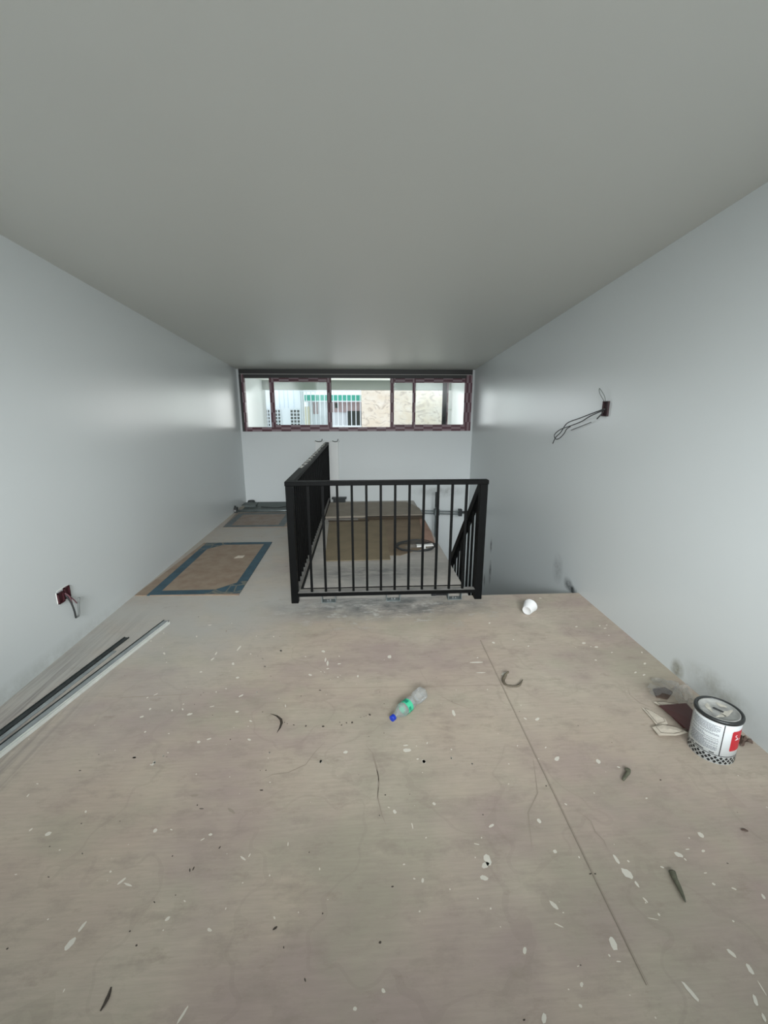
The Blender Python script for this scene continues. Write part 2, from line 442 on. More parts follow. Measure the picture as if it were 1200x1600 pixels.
WHITE = [(-1.3415,1.4528,0.0007,0.0057,0.0042,-0.0028),(-1.2237,1.305,0.0004,0.0068,0.0041,-0.0024),(-1.1491,1.2849,0.0026,0.0099,0.0079,-0.0051),(-1.0678,1.3679,0.0048,-0.0003,0.0032,-0.0054),(-0.7676,1.2771,0.0053,0.0041,0.006,-0.0062),(-0.7106,1.2773,0.0052,-0.0003,0.0012,-0.0028),(-0.5608,1.2507,0.0054,0.0037,0.0031,-0.0036),(-0.5837,1.2339,0.0051,0.0046,0.0017,-0.0017),(-1.1574,1.1473,0.0029,0.0012,0.0024,-0.0022),(-0.8501,1.1394,0.0042,-0.0002,0.0019,-0.0035),(-0.7972,1.1069,0.0078,0.0101,0.0042,-0.0031),(-0.7709,1.0952,0.0158,-0.0043,0.0007,-0.0031),(-0.6016,0.9912,0.0059,0.0045,0.0048,-0.0041),(-0.5685,1.037,0.0034,-0.0002,0.0012,-0.0031),(-0.4342,1.0092,0.001,0.0029,0.0022,-0.0011),(-0.4652,0.9556,0.0017,0.0049,0.0059,-0.0028),(-0.8538,0.9431,0.0049,0.0186,0.0075,-0.0037),(-0.8463,0.9842,0.0042,0.0162,0.0036,-0.0018),(-0.4205,1.159,0.011,-0.006,-0.001,-0.003),(-0.4013,1.1687,0.0018,0.0052,0.0024,-0.0013),(-0.4714,0.7737,0.0063,0.0156,0.0032,-0.0013),(-0.8036,0.8386,-0.0003,0.0049,0.0016,-0.0005),(-1.3443,1.5075,0.0044,-0.0002,0.0025,-0.0036),(-0.9158,1.587,0.0052,0.0103,0.0042,-0.0039),(-0.893,1.6278,0.004,-0.0002,0.0018,-0.0041),(-0.7102,1.5204,0.003,-0.0002,0.0013,-0.0037),(-0.1919,1.5593,0.007,-0.0004,0.0007,-0.0078),(0.2574,1.535,0.0086,-0.0005,-0.0011,-0.0077),(0.382,1.5458,0.004,-0.0022,-0.0018,-0.0036),(0.4645,1.5112,0.0047,-0.0003,-0.0007,-0.0028),(0.623,1.5015,0.0031,-0.0002,-0.001,-0.0028),(0.1113,1.3041,0.0075,-0.0004,-0.0006,-0.0081),(0.0897,1.3232,0.0035,-0.0036,-0.0014,-0.0017),(0.2676,1.3291,0.0063,-0.0003,-0.0012,-0.0069),(0.1721,1.2435,-0.0014,0.0102,0.0026,0.0006),(0.2158,1.197,0.0032,-0.0002,-0.0004,-0.0026),(0.4634,1.2286,0.0102,0.0047,0.0015,-0.0061),(0.4147,1.1862,0.0032,-0.0002,-0.0007,-0.0026),(0.4138,1.1089,0.0047,-0.0155,-0.0135,-0.0058),(0.4019,1.0935,0.0157,0.0041,0.0008,-0.0082),(0.3866,1.0526,0.0118,-0.0006,-0.0026,-0.0091),(0.3918,1.1643,0.0074,-0.0025,-0.0013,-0.0024),(0.1279,1.1097,0.0036,-0.0002,-0.0003,-0.0035),(0.1841,1.0564,-0.0003,0.0065,0.0053,0.0006),(0.1569,1.0631,0.0038,-0.0024,-0.0014,-0.0018),(0.2671,1.0253,0.0029,-0.0002,-0.0004,-0.0021),(-0.156,1.1099,0.0004,0.0045,0.0024,-0.0005),(-0.2753,1.2004,0.0001,0.0076,0.0019,-0.0004),(-0.3187,1.0986,0.0014,0.0033,0.0023,-0.0012),(-0.2797,0.9766,-0.0007,0.0038,0.0033,-0.0002),(-0.2088,0.9868,-0.0004,0.0029,0.0016,-0.0001),(0.0412,0.7929,0.0002,0.0047,0.0052,-0.0003),(-0.0335,0.7619,-0.0001,0.0047,0.0046,-0.0002),(0.3495,0.9945,0.0028,-0.0002,-0.0005,-0.002),(0.3965,0.9165,0.0021,-0.0001,-0.0006,-0.0018),(0.3815,0.9652,0.0039,-0.0002,-0.0007,-0.0024),(-0.3913,1.4631,0.003,-0.0002,0.0007,-0.0035),(0.5879,1.402,0.0029,-0.0002,-0.0009,-0.0025),(0.8447,1.5184,0.0069,-0.0077,-0.0093,-0.0097),(1.0174,1.494,0.0032,0.0127,0.0101,0.0031),(1.0887,1.4594,0.0059,-0.0018,-0.0027,-0.0035),(0.6471,1.2371,0.0045,-0.0066,-0.0071,-0.0056),(0.7792,1.2996,0.0024,-0.0041,-0.0029,-0.0022),(0.6569,1.1239,0.0081,-0.0004,-0.0024,-0.0054),(0.7305,1.1011,0.0019,-0.0028,-0.0025,-0.0017),(1.2093,1.1527,0.0069,-0.008,-0.0077,-0.0053),(1.0788,1.0902,0.0063,-0.009,-0.0093,-0.0059),(1.0892,1.0738,0.0007,-0.0055,-0.0023,-0.001),(1.1224,1.1068,0.0063,-0.0003,-0.0019,-0.0024),(1.1736,1.0982,0.0056,-0.0003,-0.0043,-0.0053),(0.9933,1.054,0.0032,-0.003,-0.0032,-0.0023),(0.8547,1.0865,0.0026,-0.0194,-0.0049,-0.0021),(0.864,1.0414,0.0054,-0.0193,-0.0121,-0.0058),(0.8753,1.0082,0.0029,-0.0103,-0.0033,-0.0015),(0.8913,1.0789,0.0013,-0.005,-0.0028,-0.0014),(1.1239,0.9947,0.0045,-0.0032,-0.0032,-0.0022),(1.1784,0.9779,0.005,-0.0026,-0.0037,-0.0028),(1.2513,0.9512,0.0014,-0.0072,-0.0044,-0.0019),(1.1243,1.0286,0.0048,-0.0003,-0.0018,-0.0021),(0.58,0.9637,0.01,-0.0115,-0.0052,-0.0035),(0.5998,0.9425,0.0033,-0.0002,-0.0007,-0.0014),(0.5728,0.9102,0.0099,-0.0053,-0.0021,-0.0019),(0.4474,0.8569,0.0011,0.0073,0.0063,0.0005),(0.708,0.8587,-0.0035,-0.0196,-0.009,-0.0016),(0.681,0.833,0.0012,-0.0025,-0.0027,-0.0012),(0.6996,0.8187,0.0075,-0.0004,-0.0009,-0.0015),(0.5716,0.7767,0.0005,-0.005,-0.0046,-0.0011),(0.5473,0.7361,0.0006,-0.0043,-0.0039,-0.0009),(0.444,0.7184,0.0007,-0.0082,-0.008,-0.0015),(0.8516,0.7479,0.0052,-0.0183,-0.0064,-0.0023),(1.0298,0.819,0.0034,-0.0088,-0.0066,-0.0028),(1.0505,0.7834,0.0019,-0.0104,-0.0071,-0.0026),(1.0475,0.745,-0.0026,-0.0168,-0.0017,-0.0004),(1.0078,0.7219,-0.0011,-0.0089,-0.0067,-0.0017),(1.0006,0.6902,-0.001,-0.0084,-0.0038,-0.0009),(0.8883,0.9218,0.0014,-0.0048,-0.0025,-0.0011),(0.8627,0.912,0.0143,-0.0032,-0.001,-0.0011),(0.8729,0.962,0.0022,-0.0078,-0.0032,-0.0014),(1.1098,1.3079,0.0057,-0.0003,-0.0021,-0.0031),(0.5817,0.8148,0.003,-0.0002,-0.0008,-0.0015),(0.5322,0.769,0.0024,-0.0001,-0.0007,-0.0014),(-0.5249,2.4526,0.0077,-0.0004,0.0017,-0.0093),(-0.6192,2.3652,0.0041,-0.0002,0.0013,-0.0058),(-0.5894,2.2851,0.0048,-0.0003,0.0015,-0.0069),(-0.2538,2.4288,0.0128,-0.0007,0.0009,-0.0108),(-0.2332,2.3341,-0.002,0.0247,0.0049,-0.0003),(-0.2176,2.2945,0.0009,0.0305,0.0057,-0.002),(-0.2128,2.2422,0.0087,-0.0005,0.0005,-0.0067),(-0.147,2.2874,0.0094,0.0024,0.001,-0.0069),(-0.3099,2.1868,0.0093,-0.0005,0.0012,-0.0102),(-0.2498,2.2143,0.0039,-0.0002,0.0004,-0.0039),(-0.2289,2.2085,0.0031,-0.0002,0.0003,-0.0039),(0.1616,2.3455,0.0141,0.0057,0.0013,-0.0156),(-0.0345,2.1598,0.0062,-0.0003,0.0001,-0.0101),(-0.148,2.1569,0.0062,-0.0003,0.0002,-0.0038),(-0.1508,2.3677,0.0042,-0.0002,0.0003,-0.0059),(-0.3589,2.3754,0.0058,-0.0003,0.0005,-0.0044),(-0.4071,1.9278,-0.0023,0.0135,0.0021,-0.0001),(-0.4255,1.6208,0.0036,-0.0002,0.0009,-0.0046),(-0.4253,1.5894,0.0018,-0.0001,0.0008,-0.0037),(-0.0857,1.6043,0.0092,0.0064,0.0032,-0.0068),(-0.1928,1.5594,0.007,-0.0004,0.0008,-0.0087),(0.1913,1.6013,0.0151,-0.0008,-0.0014,-0.013),(0.187,1.6297,0.0104,-0.0006,-0.0005,-0.0048),(0.2565,1.5351,0.0088,-0.0005,-0.0015,-0.0101),(0.2317,1.5495,0.0047,-0.0003,-0.0007,-0.0051),(0.2362,1.6232,0.0025,-0.0001,-0.0004,-0.0032),(0.2879,1.6386,0.0023,0.0079,0.0023,-0.0007),(-0.5812,2.0472,0.0036,-0.0002,0.0021,-0.0091),(1.4394,3.1161,0.0097,-0.0005,-0.0039,-0.0093),(0.9059,2.7324,0.0085,-0.0005,-0.0036,-0.0122),(0.855,2.4716,0.0101,-0.0005,-0.0032,-0.0102),(0.9986,2.5017,0.0045,-0.0002,-0.0022,-0.0063),(1.0679,2.4184,0.0055,-0.0003,-0.0031,-0.0079),(0.6856,2.2579,0.0371,-0.002,-0.0019,-0.007),(0.7037,2.3066,0.0042,-0.0002,-0.002,-0.0073),(0.6816,2.1543,0.0297,-0.0016,-0.0011,-0.004),(1.4446,2.4348,0.0141,0.0032,-0.0051,-0.012),(1.5021,2.3853,0.0078,-0.0056,-0.0066,-0.0094),(1.4693,2.3919,0.0044,-0.0002,-0.0027,-0.0049),(1.5664,2.3184,0.0054,-0.0003,-0.0033,-0.0056),(1.4189,2.2418,0.0062,-0.0003,-0.0039,-0.007),(1.6751,2.6528,0.0072,-0.0004,-0.004,-0.0071),(1.7288,2.6586,0.006,-0.0003,-0.0041,-0.0071),(1.6917,2.6147,0.0083,-0.0005,-0.004,-0.0069),(1.6645,2.5204,0.0046,-0.0002,-0.0038,-0.0065),(1.5031,2.6477,0.0072,-0.0004,-0.0047,-0.0093),(1.6952,2.1907,0.0082,-0.0004,-0.0057,-0.0085),(1.5831,2.1075,0.0079,-0.0004,-0.0051,-0.0079),(1.6177,2.0823,0.0079,-0.0004,-0.0052,-0.0078),(1.7555,2.3082,0.0054,-0.0003,-0.0049,-0.0074),(0.4517,1.8286,0.002,0.0221,0.008,0.0015),(0.798,1.7694,0.0036,-0.0078,-0.0035,-0.0035),(0.8572,1.7633,0.0101,-0.0005,-0.0043,-0.0104),(0.8216,1.5834,0.0046,-0.0003,-0.0017,-0.0039),(0.3913,1.5948,0.0038,-0.0002,-0.0008,-0.0039),(0.3813,1.5472,0.0045,-0.0002,-0.001,-0.0046),(0.4645,1.5118,0.0044,-0.0002,-0.0009,-0.0036),(0.6971,1.5997,0.0031,-0.0002,-0.0014,-0.004),(0.8127,1.8666,0.0026,-0.0001,-0.0014,-0.0038),(0.6759,2.0001,0.0037,-0.0002,-0.0013,-0.0043),(0.8187,2.1332,0.0246,-0.0013,-0.0048,-0.0143),(-1.5174,3.206,0.0111,-0.0006,0.0036,-0.0086),(-1.088,2.8106,0.0141,-0.0008,0.0023,-0.0068),(-1.1237,2.6574,0.0063,-0.0003,0.0034,-0.0092),(-0.9401,2.8287,0.0033,-0.0002,0.0015,-0.0052),(-0.7224,2.6393,0.0031,-0.0002,0.0014,-0.0061),(-0.6043,2.6275,0.0047,-0.0003,0.0015,-0.0076),(-1.365,2.7142,0.004,-0.0002,0.0028,-0.0064),(-1.2499,2.4584,0.0112,-0.0107,-0.0002,-0.007),(-1.1936,2.3592,0.0035,-0.0002,0.0021,-0.005),(-0.7983,2.4944,0.0044,0.024,0.0065,-0.0074),(-0.9252,2.4408,-0.0001,0.0228,0.0042,-0.0035),(-0.9265,2.38,0.0074,0.0109,0.005,-0.0078),(-0.9494,2.2495,0.0082,-0.0004,0.0025,-0.0069),(-0.7866,2.3242,0.0091,-0.0005,0.0035,-0.0122),(-0.7065,2.4244,0.0044,-0.0002,0.0016,-0.0066),(-0.619,2.3664,0.0036,-0.0002,0.0011,-0.0051),(-0.5878,2.2836,0.0049,-0.0003,0.0013,-0.006),(-0.5236,2.4506,0.0089,-0.0005,0.0012,-0.0067),(-0.7214,2.1832,0.0113,-0.0036,0.0016,-0.0097),(-0.8017,2.0601,0.0038,-0.0002,0.0016,-0.005),(-0.7569,2.0859,0.0051,-0.0003,0.0012,-0.0041),(-0.5805,2.0481,0.0025,-0.0001,0.0014,-0.0059),(-0.6586,2.0213,0.0083,0.0091,0.0037,-0.006),(-0.7861,1.9441,0.0101,0.004,0.0018,-0.0035),(-0.6455,1.8972,0.0081,0.0045,0.0038,-0.0074),(-1.0957,1.942,0.0046,0.0063,0.0039,-0.0047),(-1.1527,2.0334,0.0051,0.0036,0.0026,-0.0037),(-1.1205,2.0577,0.0076,0.0077,0.0027,-0.0036),(-0.9791,1.9254,0.0053,-0.0003,0.0026,-0.0062),(-0.9287,1.9309,0.0054,-0.0003,0.0028,-0.0071),(-0.9401,1.9705,0.0042,-0.0002,0.0014,-0.0037),(-0.879,1.8916,0.0087,0.0074,0.0054,-0.0079),(-1.1102,1.8862,0.006,0.0056,0.0055,-0.007),(-1.0435,1.7803,0.0055,-0.0003,0.0026,-0.0054),(-0.9256,1.7624,0.0039,-0.0002,0.0016,-0.0038),(-0.7655,1.7019,0.0075,0.004,0.0038,-0.0062),(-0.7239,1.7184,0.0077,0.004,0.0029,-0.0049),(-0.5362,1.7039,0.0094,-0.0016,0.0011,-0.0058),(-0.5593,1.8264,0.0063,-0.0003,0.0014,-0.0057),(-0.4259,1.62,0.0031,-0.0002,0.001,-0.0047),(-0.88,1.6453,0.0021,0.0022,0.0026,-0.003),(-0.8917,1.6264,0.0033,0.0034,0.0025,-0.003),(-0.9156,1.5935,0.0024,0.0047,0.0055,-0.0051),(-0.9247,1.5813,0.004,-0.0002,0.0018,-0.0038),(-1.4047,2.6144,0.0062,-0.0003,0.0028,-0.0059)]
DARK = [(-1.0157,1.6249,0.0051,0.0028,0.0037,-0.0049),(-1.2112,1.566,0.0046,-0.0002,0.0018,-0.0029),(-0.6807,1.4171,0.0171,0.0008,0.0022,-0.0049),(-0.6523,1.3733,0.0028,-0.0002,0.0011,-0.0031),(-0.6301,1.3567,0.0078,-0.0011,0.0006,-0.0023),(-0.5127,1.3414,0.0154,-0.009,-0.0015,-0.0064),(-0.5127,1.2012,0.0028,0.0031,0.0022,-0.002),(-0.5882,1.1299,-0.0011,0.0057,0.0025,-0.0005),(-0.5781,1.1348,0.0,0.0059,0.0026,-0.0009),(-0.6618,1.0391,0.0028,-0.0002,0.0012,-0.0025),(-0.9813,1.2059,0.0025,-0.0001,0.0015,-0.0025),(-1.044,1.1332,0.0029,-0.0002,0.0016,-0.0023),(0.0839,1.0433,0.0035,-0.0002,-0.0002,-0.0032),(0.0796,1.3789,0.0029,-0.0002,-0.0002,-0.0032),(-0.4189,1.4273,0.0065,-0.0004,0.0006,-0.0025),(-0.272,0.9495,0.0077,0.0047,0.0023,-0.0023),(-0.1687,0.8259,-0.0023,0.004,0.0018,0.0004),(-0.2386,0.9013,-0.0004,0.0025,0.002,-0.0001),(0.0374,0.8984,0.0052,-0.0003,-0.0001,-0.003),(1.2238,1.3873,0.0045,-0.0002,-0.0024,-0.0034),(1.2228,1.054,0.0017,-0.0018,-0.0022,-0.0014),(0.7573,1.0458,0.003,-0.0002,-0.0015,-0.0027),(0.7411,1.0467,0.0042,-0.0002,-0.0015,-0.0027),(0.7379,1.3848,0.0037,-0.0002,-0.0011,-0.0025),(0.3924,0.7185,0.0027,-0.0001,-0.001,-0.0025),(-0.3917,1.809,0.0026,-0.0001,0.0006,-0.0037),(-0.376,1.7983,0.002,-0.0001,0.0005,-0.0028),(-0.3434,1.7879,0.0039,-0.0002,0.0005,-0.0036),(-0.2835,1.7782,0.0046,-0.0002,0.0007,-0.0054),(-0.1994,1.7705,0.0059,-0.0003,0.0005,-0.0063),(-0.1108,1.7743,0.0033,-0.0002,0.0002,-0.0045),(-0.0871,1.7882,0.0033,-0.0002,0.0001,-0.0046),(-0.0598,1.7889,0.0053,-0.0003,0.0001,-0.0055),(-0.0174,1.8233,0.0017,-0.0001,-0.0,-0.0024),(-0.0006,1.8281,0.0017,-0.0001,-0.0,-0.0024),(0.0091,1.8333,0.002,-0.0001,-0.0,-0.0029),(0.0276,1.8392,0.0061,-0.0003,-0.0001,-0.0058),(-0.2399,2.045,0.0059,-0.0003,0.0004,-0.0046),(0.0925,1.7108,0.0019,-0.0001,-0.0001,-0.0026),(0.0796,1.3784,0.0021,-0.0001,-0.0001,-0.0024),(-0.4178,1.4272,0.0065,-0.0004,0.0006,-0.0025),(-1.2137,2.9394,0.0034,-0.0002,0.002,-0.0055),(-0.8688,2.0579,0.0025,-0.0001,0.0009,-0.0025),(-0.876,2.0388,0.0025,-0.0001,0.0009,-0.0024),(-0.6241,1.7096,0.0032,-0.0002,0.0011,-0.0036),(-1.0167,1.6254,0.0055,0.003,0.0029,-0.0038),(-0.8743,1.6208,0.0021,-0.0001,0.0009,-0.002),(-0.7608,1.8782,0.0023,-0.0001,0.0008,-0.0025),(-0.9453,2.7158,-0.0041,0.019,0.0026,-0.001)]
CRES = [(-0.473, 1.873), (-0.438, 1.856), (-0.413, 1.83), (-0.405, 1.804), (-0.407, 1.772), (-0.416, 1.739)]
SEAM = [(0.776, 2.511), (0.762, 1.856), (0.747, 1.048), (0.744, 0.766)]
CR = [[(0.001, 1.649), (0.036, 1.591), (0.051, 1.512), (0.058, 1.432), (0.045, 1.359)], [(0.033, 1.582), (0.057, 1.468), (0.049, 1.368), (0.062, 1.294), (0.076, 1.251)], [(-0.184, 1.669), (-0.222, 1.614), (-0.256, 1.546), (-0.325, 1.508), (-0.385, 1.503), (-0.449, 1.467)], [(0.81, 1.272), (0.84, 1.227), (0.834, 1.186), (0.848, 1.153), (0.842, 1.116)], [(0.739, 1.521), (0.689, 1.353), (0.619, 1.273), (0.581, 1.138)], [(0.385, 1.99), (0.467, 1.904), (0.55, 1.853)], [(1.459, 1.984), (1.428, 1.917), (1.441, 1.851), (1.474, 1.819)]]
SEAM2=[[(-0.312, 2.064), (0.111, 2.052), (0.825, 2.036)],[(-1.291, 2.042), (-0.96, 2.05)]]

# ------------------------------------------------------------------ the room shell
YB = 6.91                   # face of the wall with the window
YF = -0.90                  # wall behind the photographer
ZLOW = -2.75                # floor below
def zc(x, y):               # the sloping ceiling
    l = 2.578 - .0725 * y; r = 2.629 - .0794 * y
    t = (x + 1.88) / 3.68
    return l * (1 - t) + r * t

bm = B()
box(bm, -1.9, 1.8, YF, 3.20, -.12, 0)
box(bm, -1.9, -.53, 3.20, YB, -.12, 0)
for W_ in WHITE + DARK:
    cx, cy, ux, uy, vx, vy = W_
    mi = 1 if W_ in WHITE else (4 if math.hypot(ux, uy) > .012 else 2)
    if cy > 3.18: continue
    n = 9; ph = random.uniform(0, 6); vs = []
    for k in range(n):
        a = 2 * PI * k / n; q = 1 + .22 * math.sin(2 * a + ph) + random.uniform(-.14, .14)
        vs.append(bm.verts.new((cx + q * (ux * math.cos(a) + vx * math.sin(a)), cy + q * (uy * math.cos(a) + vy * math.sin(a)), .0012)))
    bm.faces.new(vs).material_index = mi
for k in range(170):        # fine specks of paint and grit
    x = random.uniform(-1.8, 1.7); y = random.uniform(.6, 3.0); s = random.uniform(.0012, .003)
    vs = [bm.verts.new((x + s * math.cos(2 * PI * q / 6) * random.uniform(.7, 1.4), y + s * math.sin(2 * PI * q / 6), .001)) for q in range(6)]
    bm.faces.new(vs).material_index = 1 if random.random() < .6 else 2
ribbon(bm, CRES, .014, .0013, 2, True)
ribbon(bm, SEAM, .0026, .0010, 3)
ribbon(bm, [(p[0] + .005, p[1]) for p in SEAM], .002, .0009, 1 if False else 4)
for s_ in SEAM2: ribbon(bm, s_, .003, .0010, 4)
for c_ in CR: ribbon(bm, c_, .0045, .0011, 4, True)
struct(obj('floor', bm, [M['floor'], M['paint'], M['mark'], M['seam'], M['tan']]))

# slab inside the railing, with an open joint in front of it and along its left side
bm = B()
box(bm, -.53, -.505, 3.435, YB, -.12, -.004, 1)
box(bm, -.53, .87, 3.40, 3.435, -.12, -.004, 1)
box(bm, -.505, .87, 3.435, YB, -.2, 0)
box(bm, -.53, .87, 3.2, 3.40, -.12, 0)
struct(obj('floor_slab', bm, [M['slab'], M['gap']]), 'grey dusty concrete slab enclosed by the black railing', 'floor')

bm = B(); box(bm, -2.06, -1.88, YF, 8.9, ZLOW, 3.0); struct(obj('wall_left', bm, M['wall_l']))
bm = B(); box(bm, 1.80, 1.98, YF, 8.9, ZLOW, 3.0); struct(obj('wall_right', bm, M['wall_r']))
bm = B()                    # back wall with its window hole
WX0, WX1, WZ0, WZ1 = -1.845, 1.765, 1.140, 2.090
box(bm, -1.88, WX0, YB, YB + .15, ZLOW, 2.3)
box(bm, WX1, 1.80, YB, YB + .15, ZLOW, 2.3)
box(bm, WX0, WX1, YB, YB + .15, ZLOW, WZ0)
box(bm, WX0, WX1, YB, YB + .15, WZ1, 2.3)
struct(obj('wall_back', bm, M['wall_b']))
bm = B()                    # wall behind the photographer, with a wide opening
box(bm, -1.88, 1.80, YF - .15, YF, ZLOW, 1.25)
box(bm, -1.88, 1.80, YF - .15, YF, 2.32, 3.0)
box(bm, -1.88, -1.45, YF - .15, YF, 1.25, 2.32)
box(bm, 1.72, 1.80, YF - .15, YF, 1.25, 2.32)
struct(obj('wall_front', bm, M['wall_l']))
bm = B()
q = [(-1.88, YF), (1.80, YF), (1.80, YB), (-1.88, YB)]
hexa(bm, [(x, y, zc(x, y)) for x, y in q], [(x, y, zc(x, y) + .15) for x, y in q])
struct(obj('ceiling', bm, M['ceiling']))
bm = B(); box(bm, -1.9, 1.8, 3.2, 7.05, ZLOW - .1, ZLOW); struct(obj('floor_below', bm, M['slab']))
bm = B()                    # stair flight between slab and right wall
for i in range(14):
    z = -.19 * (i + 1)
    box(bm, .90, 1.80, 3.21 + .235 * i, 3.21 + .235 * (i + 1), max(ZLOW, z - .25), z)
struct(obj('stair_flight', bm, M['slab']), 'concrete stair flight going down beside the right wall', 'stairs')

# low boxed pilaster where the side rail meets the back wall
bm = B(); box(bm, -.72, -.36, YB - .045, YB, 0, .985); box(bm, -.74, -.34, YB - .055, YB, .975, .99)
o = struct(obj('trim_1', bm, mat('fresh_white_plaster', rgb(236, 238, 236), .7), bevel=.004))
bm = B()
for x0, x1, z in ((-.72, -.62, .995), (-.45, -.37, .993)):
    tube(bm, spline([(x0, YB - .05, z), ((x0 + x1) / 2, YB - .065, z - .012), (x1, YB - .06, z - .004), (x1 + .012, YB - .06, z + .03)]), .006, 6)
obj('torn_edge', bm, M['wire_dk'], o)

# ------------------------------------------------------------------ window
win = bpy.data.objects.new('window_1', None); COL.objects.link(win); win['kind'] = 'structure'
ZB, ZT = 1.142, 2.0
y0, y1 = YB - .012, YB + .07
def member(bm, horiz, x0, x1, z0, z1, ya, yb):
    box(bm, x0, x1, ya, yb, z0, z1, 0 if horiz else 1)
TP = [M['tape_h'], M['tape_v'], M['dark_alu']]
bm = B()
member(bm, 1, WX0, WX1, ZB, ZB + .062, y0, y1)
box(bm, WX0, WX1, y0, y1, ZT - .05, ZT, 2)
box(bm, WX0, WX0 + .035, y0 - .001, y1, ZB, ZT, 2); member(bm, 0, WX0 + .035, WX0 + .07, ZB, ZT, y0 - .002, y1)
member(bm, 0, WX1 - .095, WX1, ZB, ZT, y0 - .002, y1)
obj('frame', bm, TP, win)
def sash(x0, x1, z0, z1, ya, yb, wl, wr, hb, ht, mats):
    bm = B()
    member(bm, 1, x0, x1, z0, z0 + hb, ya, yb); member(bm, 1, x0, x1, z1 - ht, z1, ya, yb)
    member(bm, 0, x0, x0 + wl, z0, z1, ya - .001, yb + .001); member(bm, 0, x1 - wr, x1, z0, z1, ya - .001, yb + .001)
    o = obj('sash', bm, mats, win)
    bm = B(); box(bm, x0 + wl, x1 - wr, (ya + yb) / 2 - .002, (ya + yb) / 2 + .002, z0 + hb, z1 - ht)
    obj('pane', bm, M['glass'], o)
xw = lambda px: (px - 563) * .0104 + .0
sash(xw(424) + .05, xw(520) - .005, ZB + .035, ZT - .045, y0 + .012, y0 + .030, .07, .065, .065, .065, TP)
sash(xw(645) - .03, WX1 - .055, ZB + .035, ZT - .045, y0 + .012, y0 + .030, .05, .06, .065, .07, TP)
sash(xw(608) + .005, xw(698) - .005, ZB + .045, ZT - .045, y0 + .040, y0 + .058, .06, .06, .055, .07, [M['tape_h'], M['tape_v']])
sash(WX0 + .03, xw(520) + .0, ZB + .05, ZT - .04, y0 + .040, y0 + .058, .03, .06, .015, .015, [M['dark_alu'], M['dark_alu']])
bm = B(); box(bm, xw(698) - .10, xw(698) - .03, y0 + .036, y0 + .039, ZB + .1, ZT - .11)
obj('stile', bm, M['black'], win)  # rear stile, unwrapped and shaded; the shade is put in as black
bm = B(); box(bm, WX0, WX1, y0 + .006, y1, ZT + .006, WZ1); obj('head_shade_strip', bm, M['dark_alu'], win)  # solid dark strip standing in for the shaded recess above the frame
bm = B(); box(bm, WX0 + .03, WX1 - .02, y0 - .004, y0 + .05, ZT, ZT + .007); obj('bead', bm, M['silicone'], win)

# ------------------------------------------------------------------ balcony behind the window
bm = B(); box(bm, -1.88, 1.80, YB + .15, 8.9, 2.02, 2.15); struct(obj('ceiling_balcony', bm, M['outer']))
bm = B(); box(bm, -1.88, 1.80, 8.66, 8.9, 1.845, 2.02); struct(obj('trim_2', bm, M['beam']), 'pale lintel beam across the balcony opening', 'beam')
bm = B(); box(bm, -1.88, 1.80, YB + .15, 8.9, -.1, 0); struct(obj('floor_balcony', bm, M['outer']))
bm = B(); tube(bm, [(1.70, 8.6, .02), (1.70, 8.6, 1.84)], .012); box(bm, 1.68, 1.72, 8.585, 8.615, 1.45, 1.49)
box(bm, 1.68, 1.80, 8.59, 8.61, 1.46, 1.48)
tag(obj('downpipe', bm, M['outer'], smooth=False), 'thin pale pipe standing at the right end of the balcony opening', 'pipe')

# ------------------------------------------------------------------ buildings across the street
def prt(name, m, parent, *boxes):
    bm = B()
    for b_ in boxes: box(bm, *b_)
    return obj(name, bm, m, parent)
h = thing('apartment_building', 'pale blue and white building with grid windows seen through the left sash', 'building', (-2.8, 14, -3))
def rel(b_, o=(-2.8, 14, -3)): return (b_[0] - o[0], b_[1] - o[0], b_[2] - o[1], b_[3] - o[1], b_[4] - o[2], b_[5] - o[2])
prt('wall', M['ext_white'], h, rel((-5.5, -1.89, 14, 14.9, -3, 4)))
prt('pilaster', M['ext_blue'], h, rel((-3.4, -3.1, 13.9, 14, -3, 4)))
for x in (-2.55, -2.40, -2.28, -2.1): prt('rib', M['ext_blue'], h, rel((x, x + .02, 13.97, 14, 1.5, 4)))
for x0, x1 in ((-2.99, -2.83), (-2.70, -2.50), (-2.22, -1.89)):
    wn = prt('window', M['ext_dark'], h, rel((x0, x1 - .02, 13.97, 14, .4, 1.45)))
    bars = []
    n = max(2, round((x1 - x0) / .11))
    for k in range(n + 1):
        x = x0 + (x1 - x0 - .02) * k / n; bars.append(rel((x - .012, x + .012, 13.94, 13.97, .4, 1.47)))
    for k in range(10): bars.append(rel((x0, x1 - .02, 13.94, 13.97, 1.44 - k * .105, 1.465 - k * .105)))
    prt('grille', M['ext_white'], wn, *bars)
h = thing('terrace_building', 'white building with a teal fascia behind white vertical bars', 'building', (-.9, 15.2, -3))
r2 = lambda b_: rel(b_, (-.9, 15.2, -3))
prt('wall', M['ext_white'], h, r2((-1.80, .03, 15.2, 19, -3, 1.72)))
prt('fascia', M['teal'], h, r2((-1.88, .03, 15.0, 15.2, 1.74, 1.93)))
prt('opening', M['ext_mauve'], h, r2((-1.0, .03, 15.14, 15.2, 1.36, 1.74)), r2((-1.62, -1.45, 15.14, 15.2, 1.3, 1.74)))
prt('doorway', M['ext_dark'], h, r2((-.47, .03, 15.12, 15.2, .1, 1.4)), r2((-.86, -.76, 15.12, 15.14, 1.5, 1.66)))
prt('column', M['ext_cream'], h, r2((-1.9, -1.75, 15.1, 15.2, -1, 1.55)))
prt('parapet', M['ext_white'], h, r2((-1.885, .03, 14.95, 15.2, 1.70, 1.74)))
h = thing('bar_fence', 'tall white vertical bar screen in front of the teal fascia', 'fence', (-.9, 14.1, -3))
r3 = lambda b_: rel(b_, (-.9, 14.1, -3))
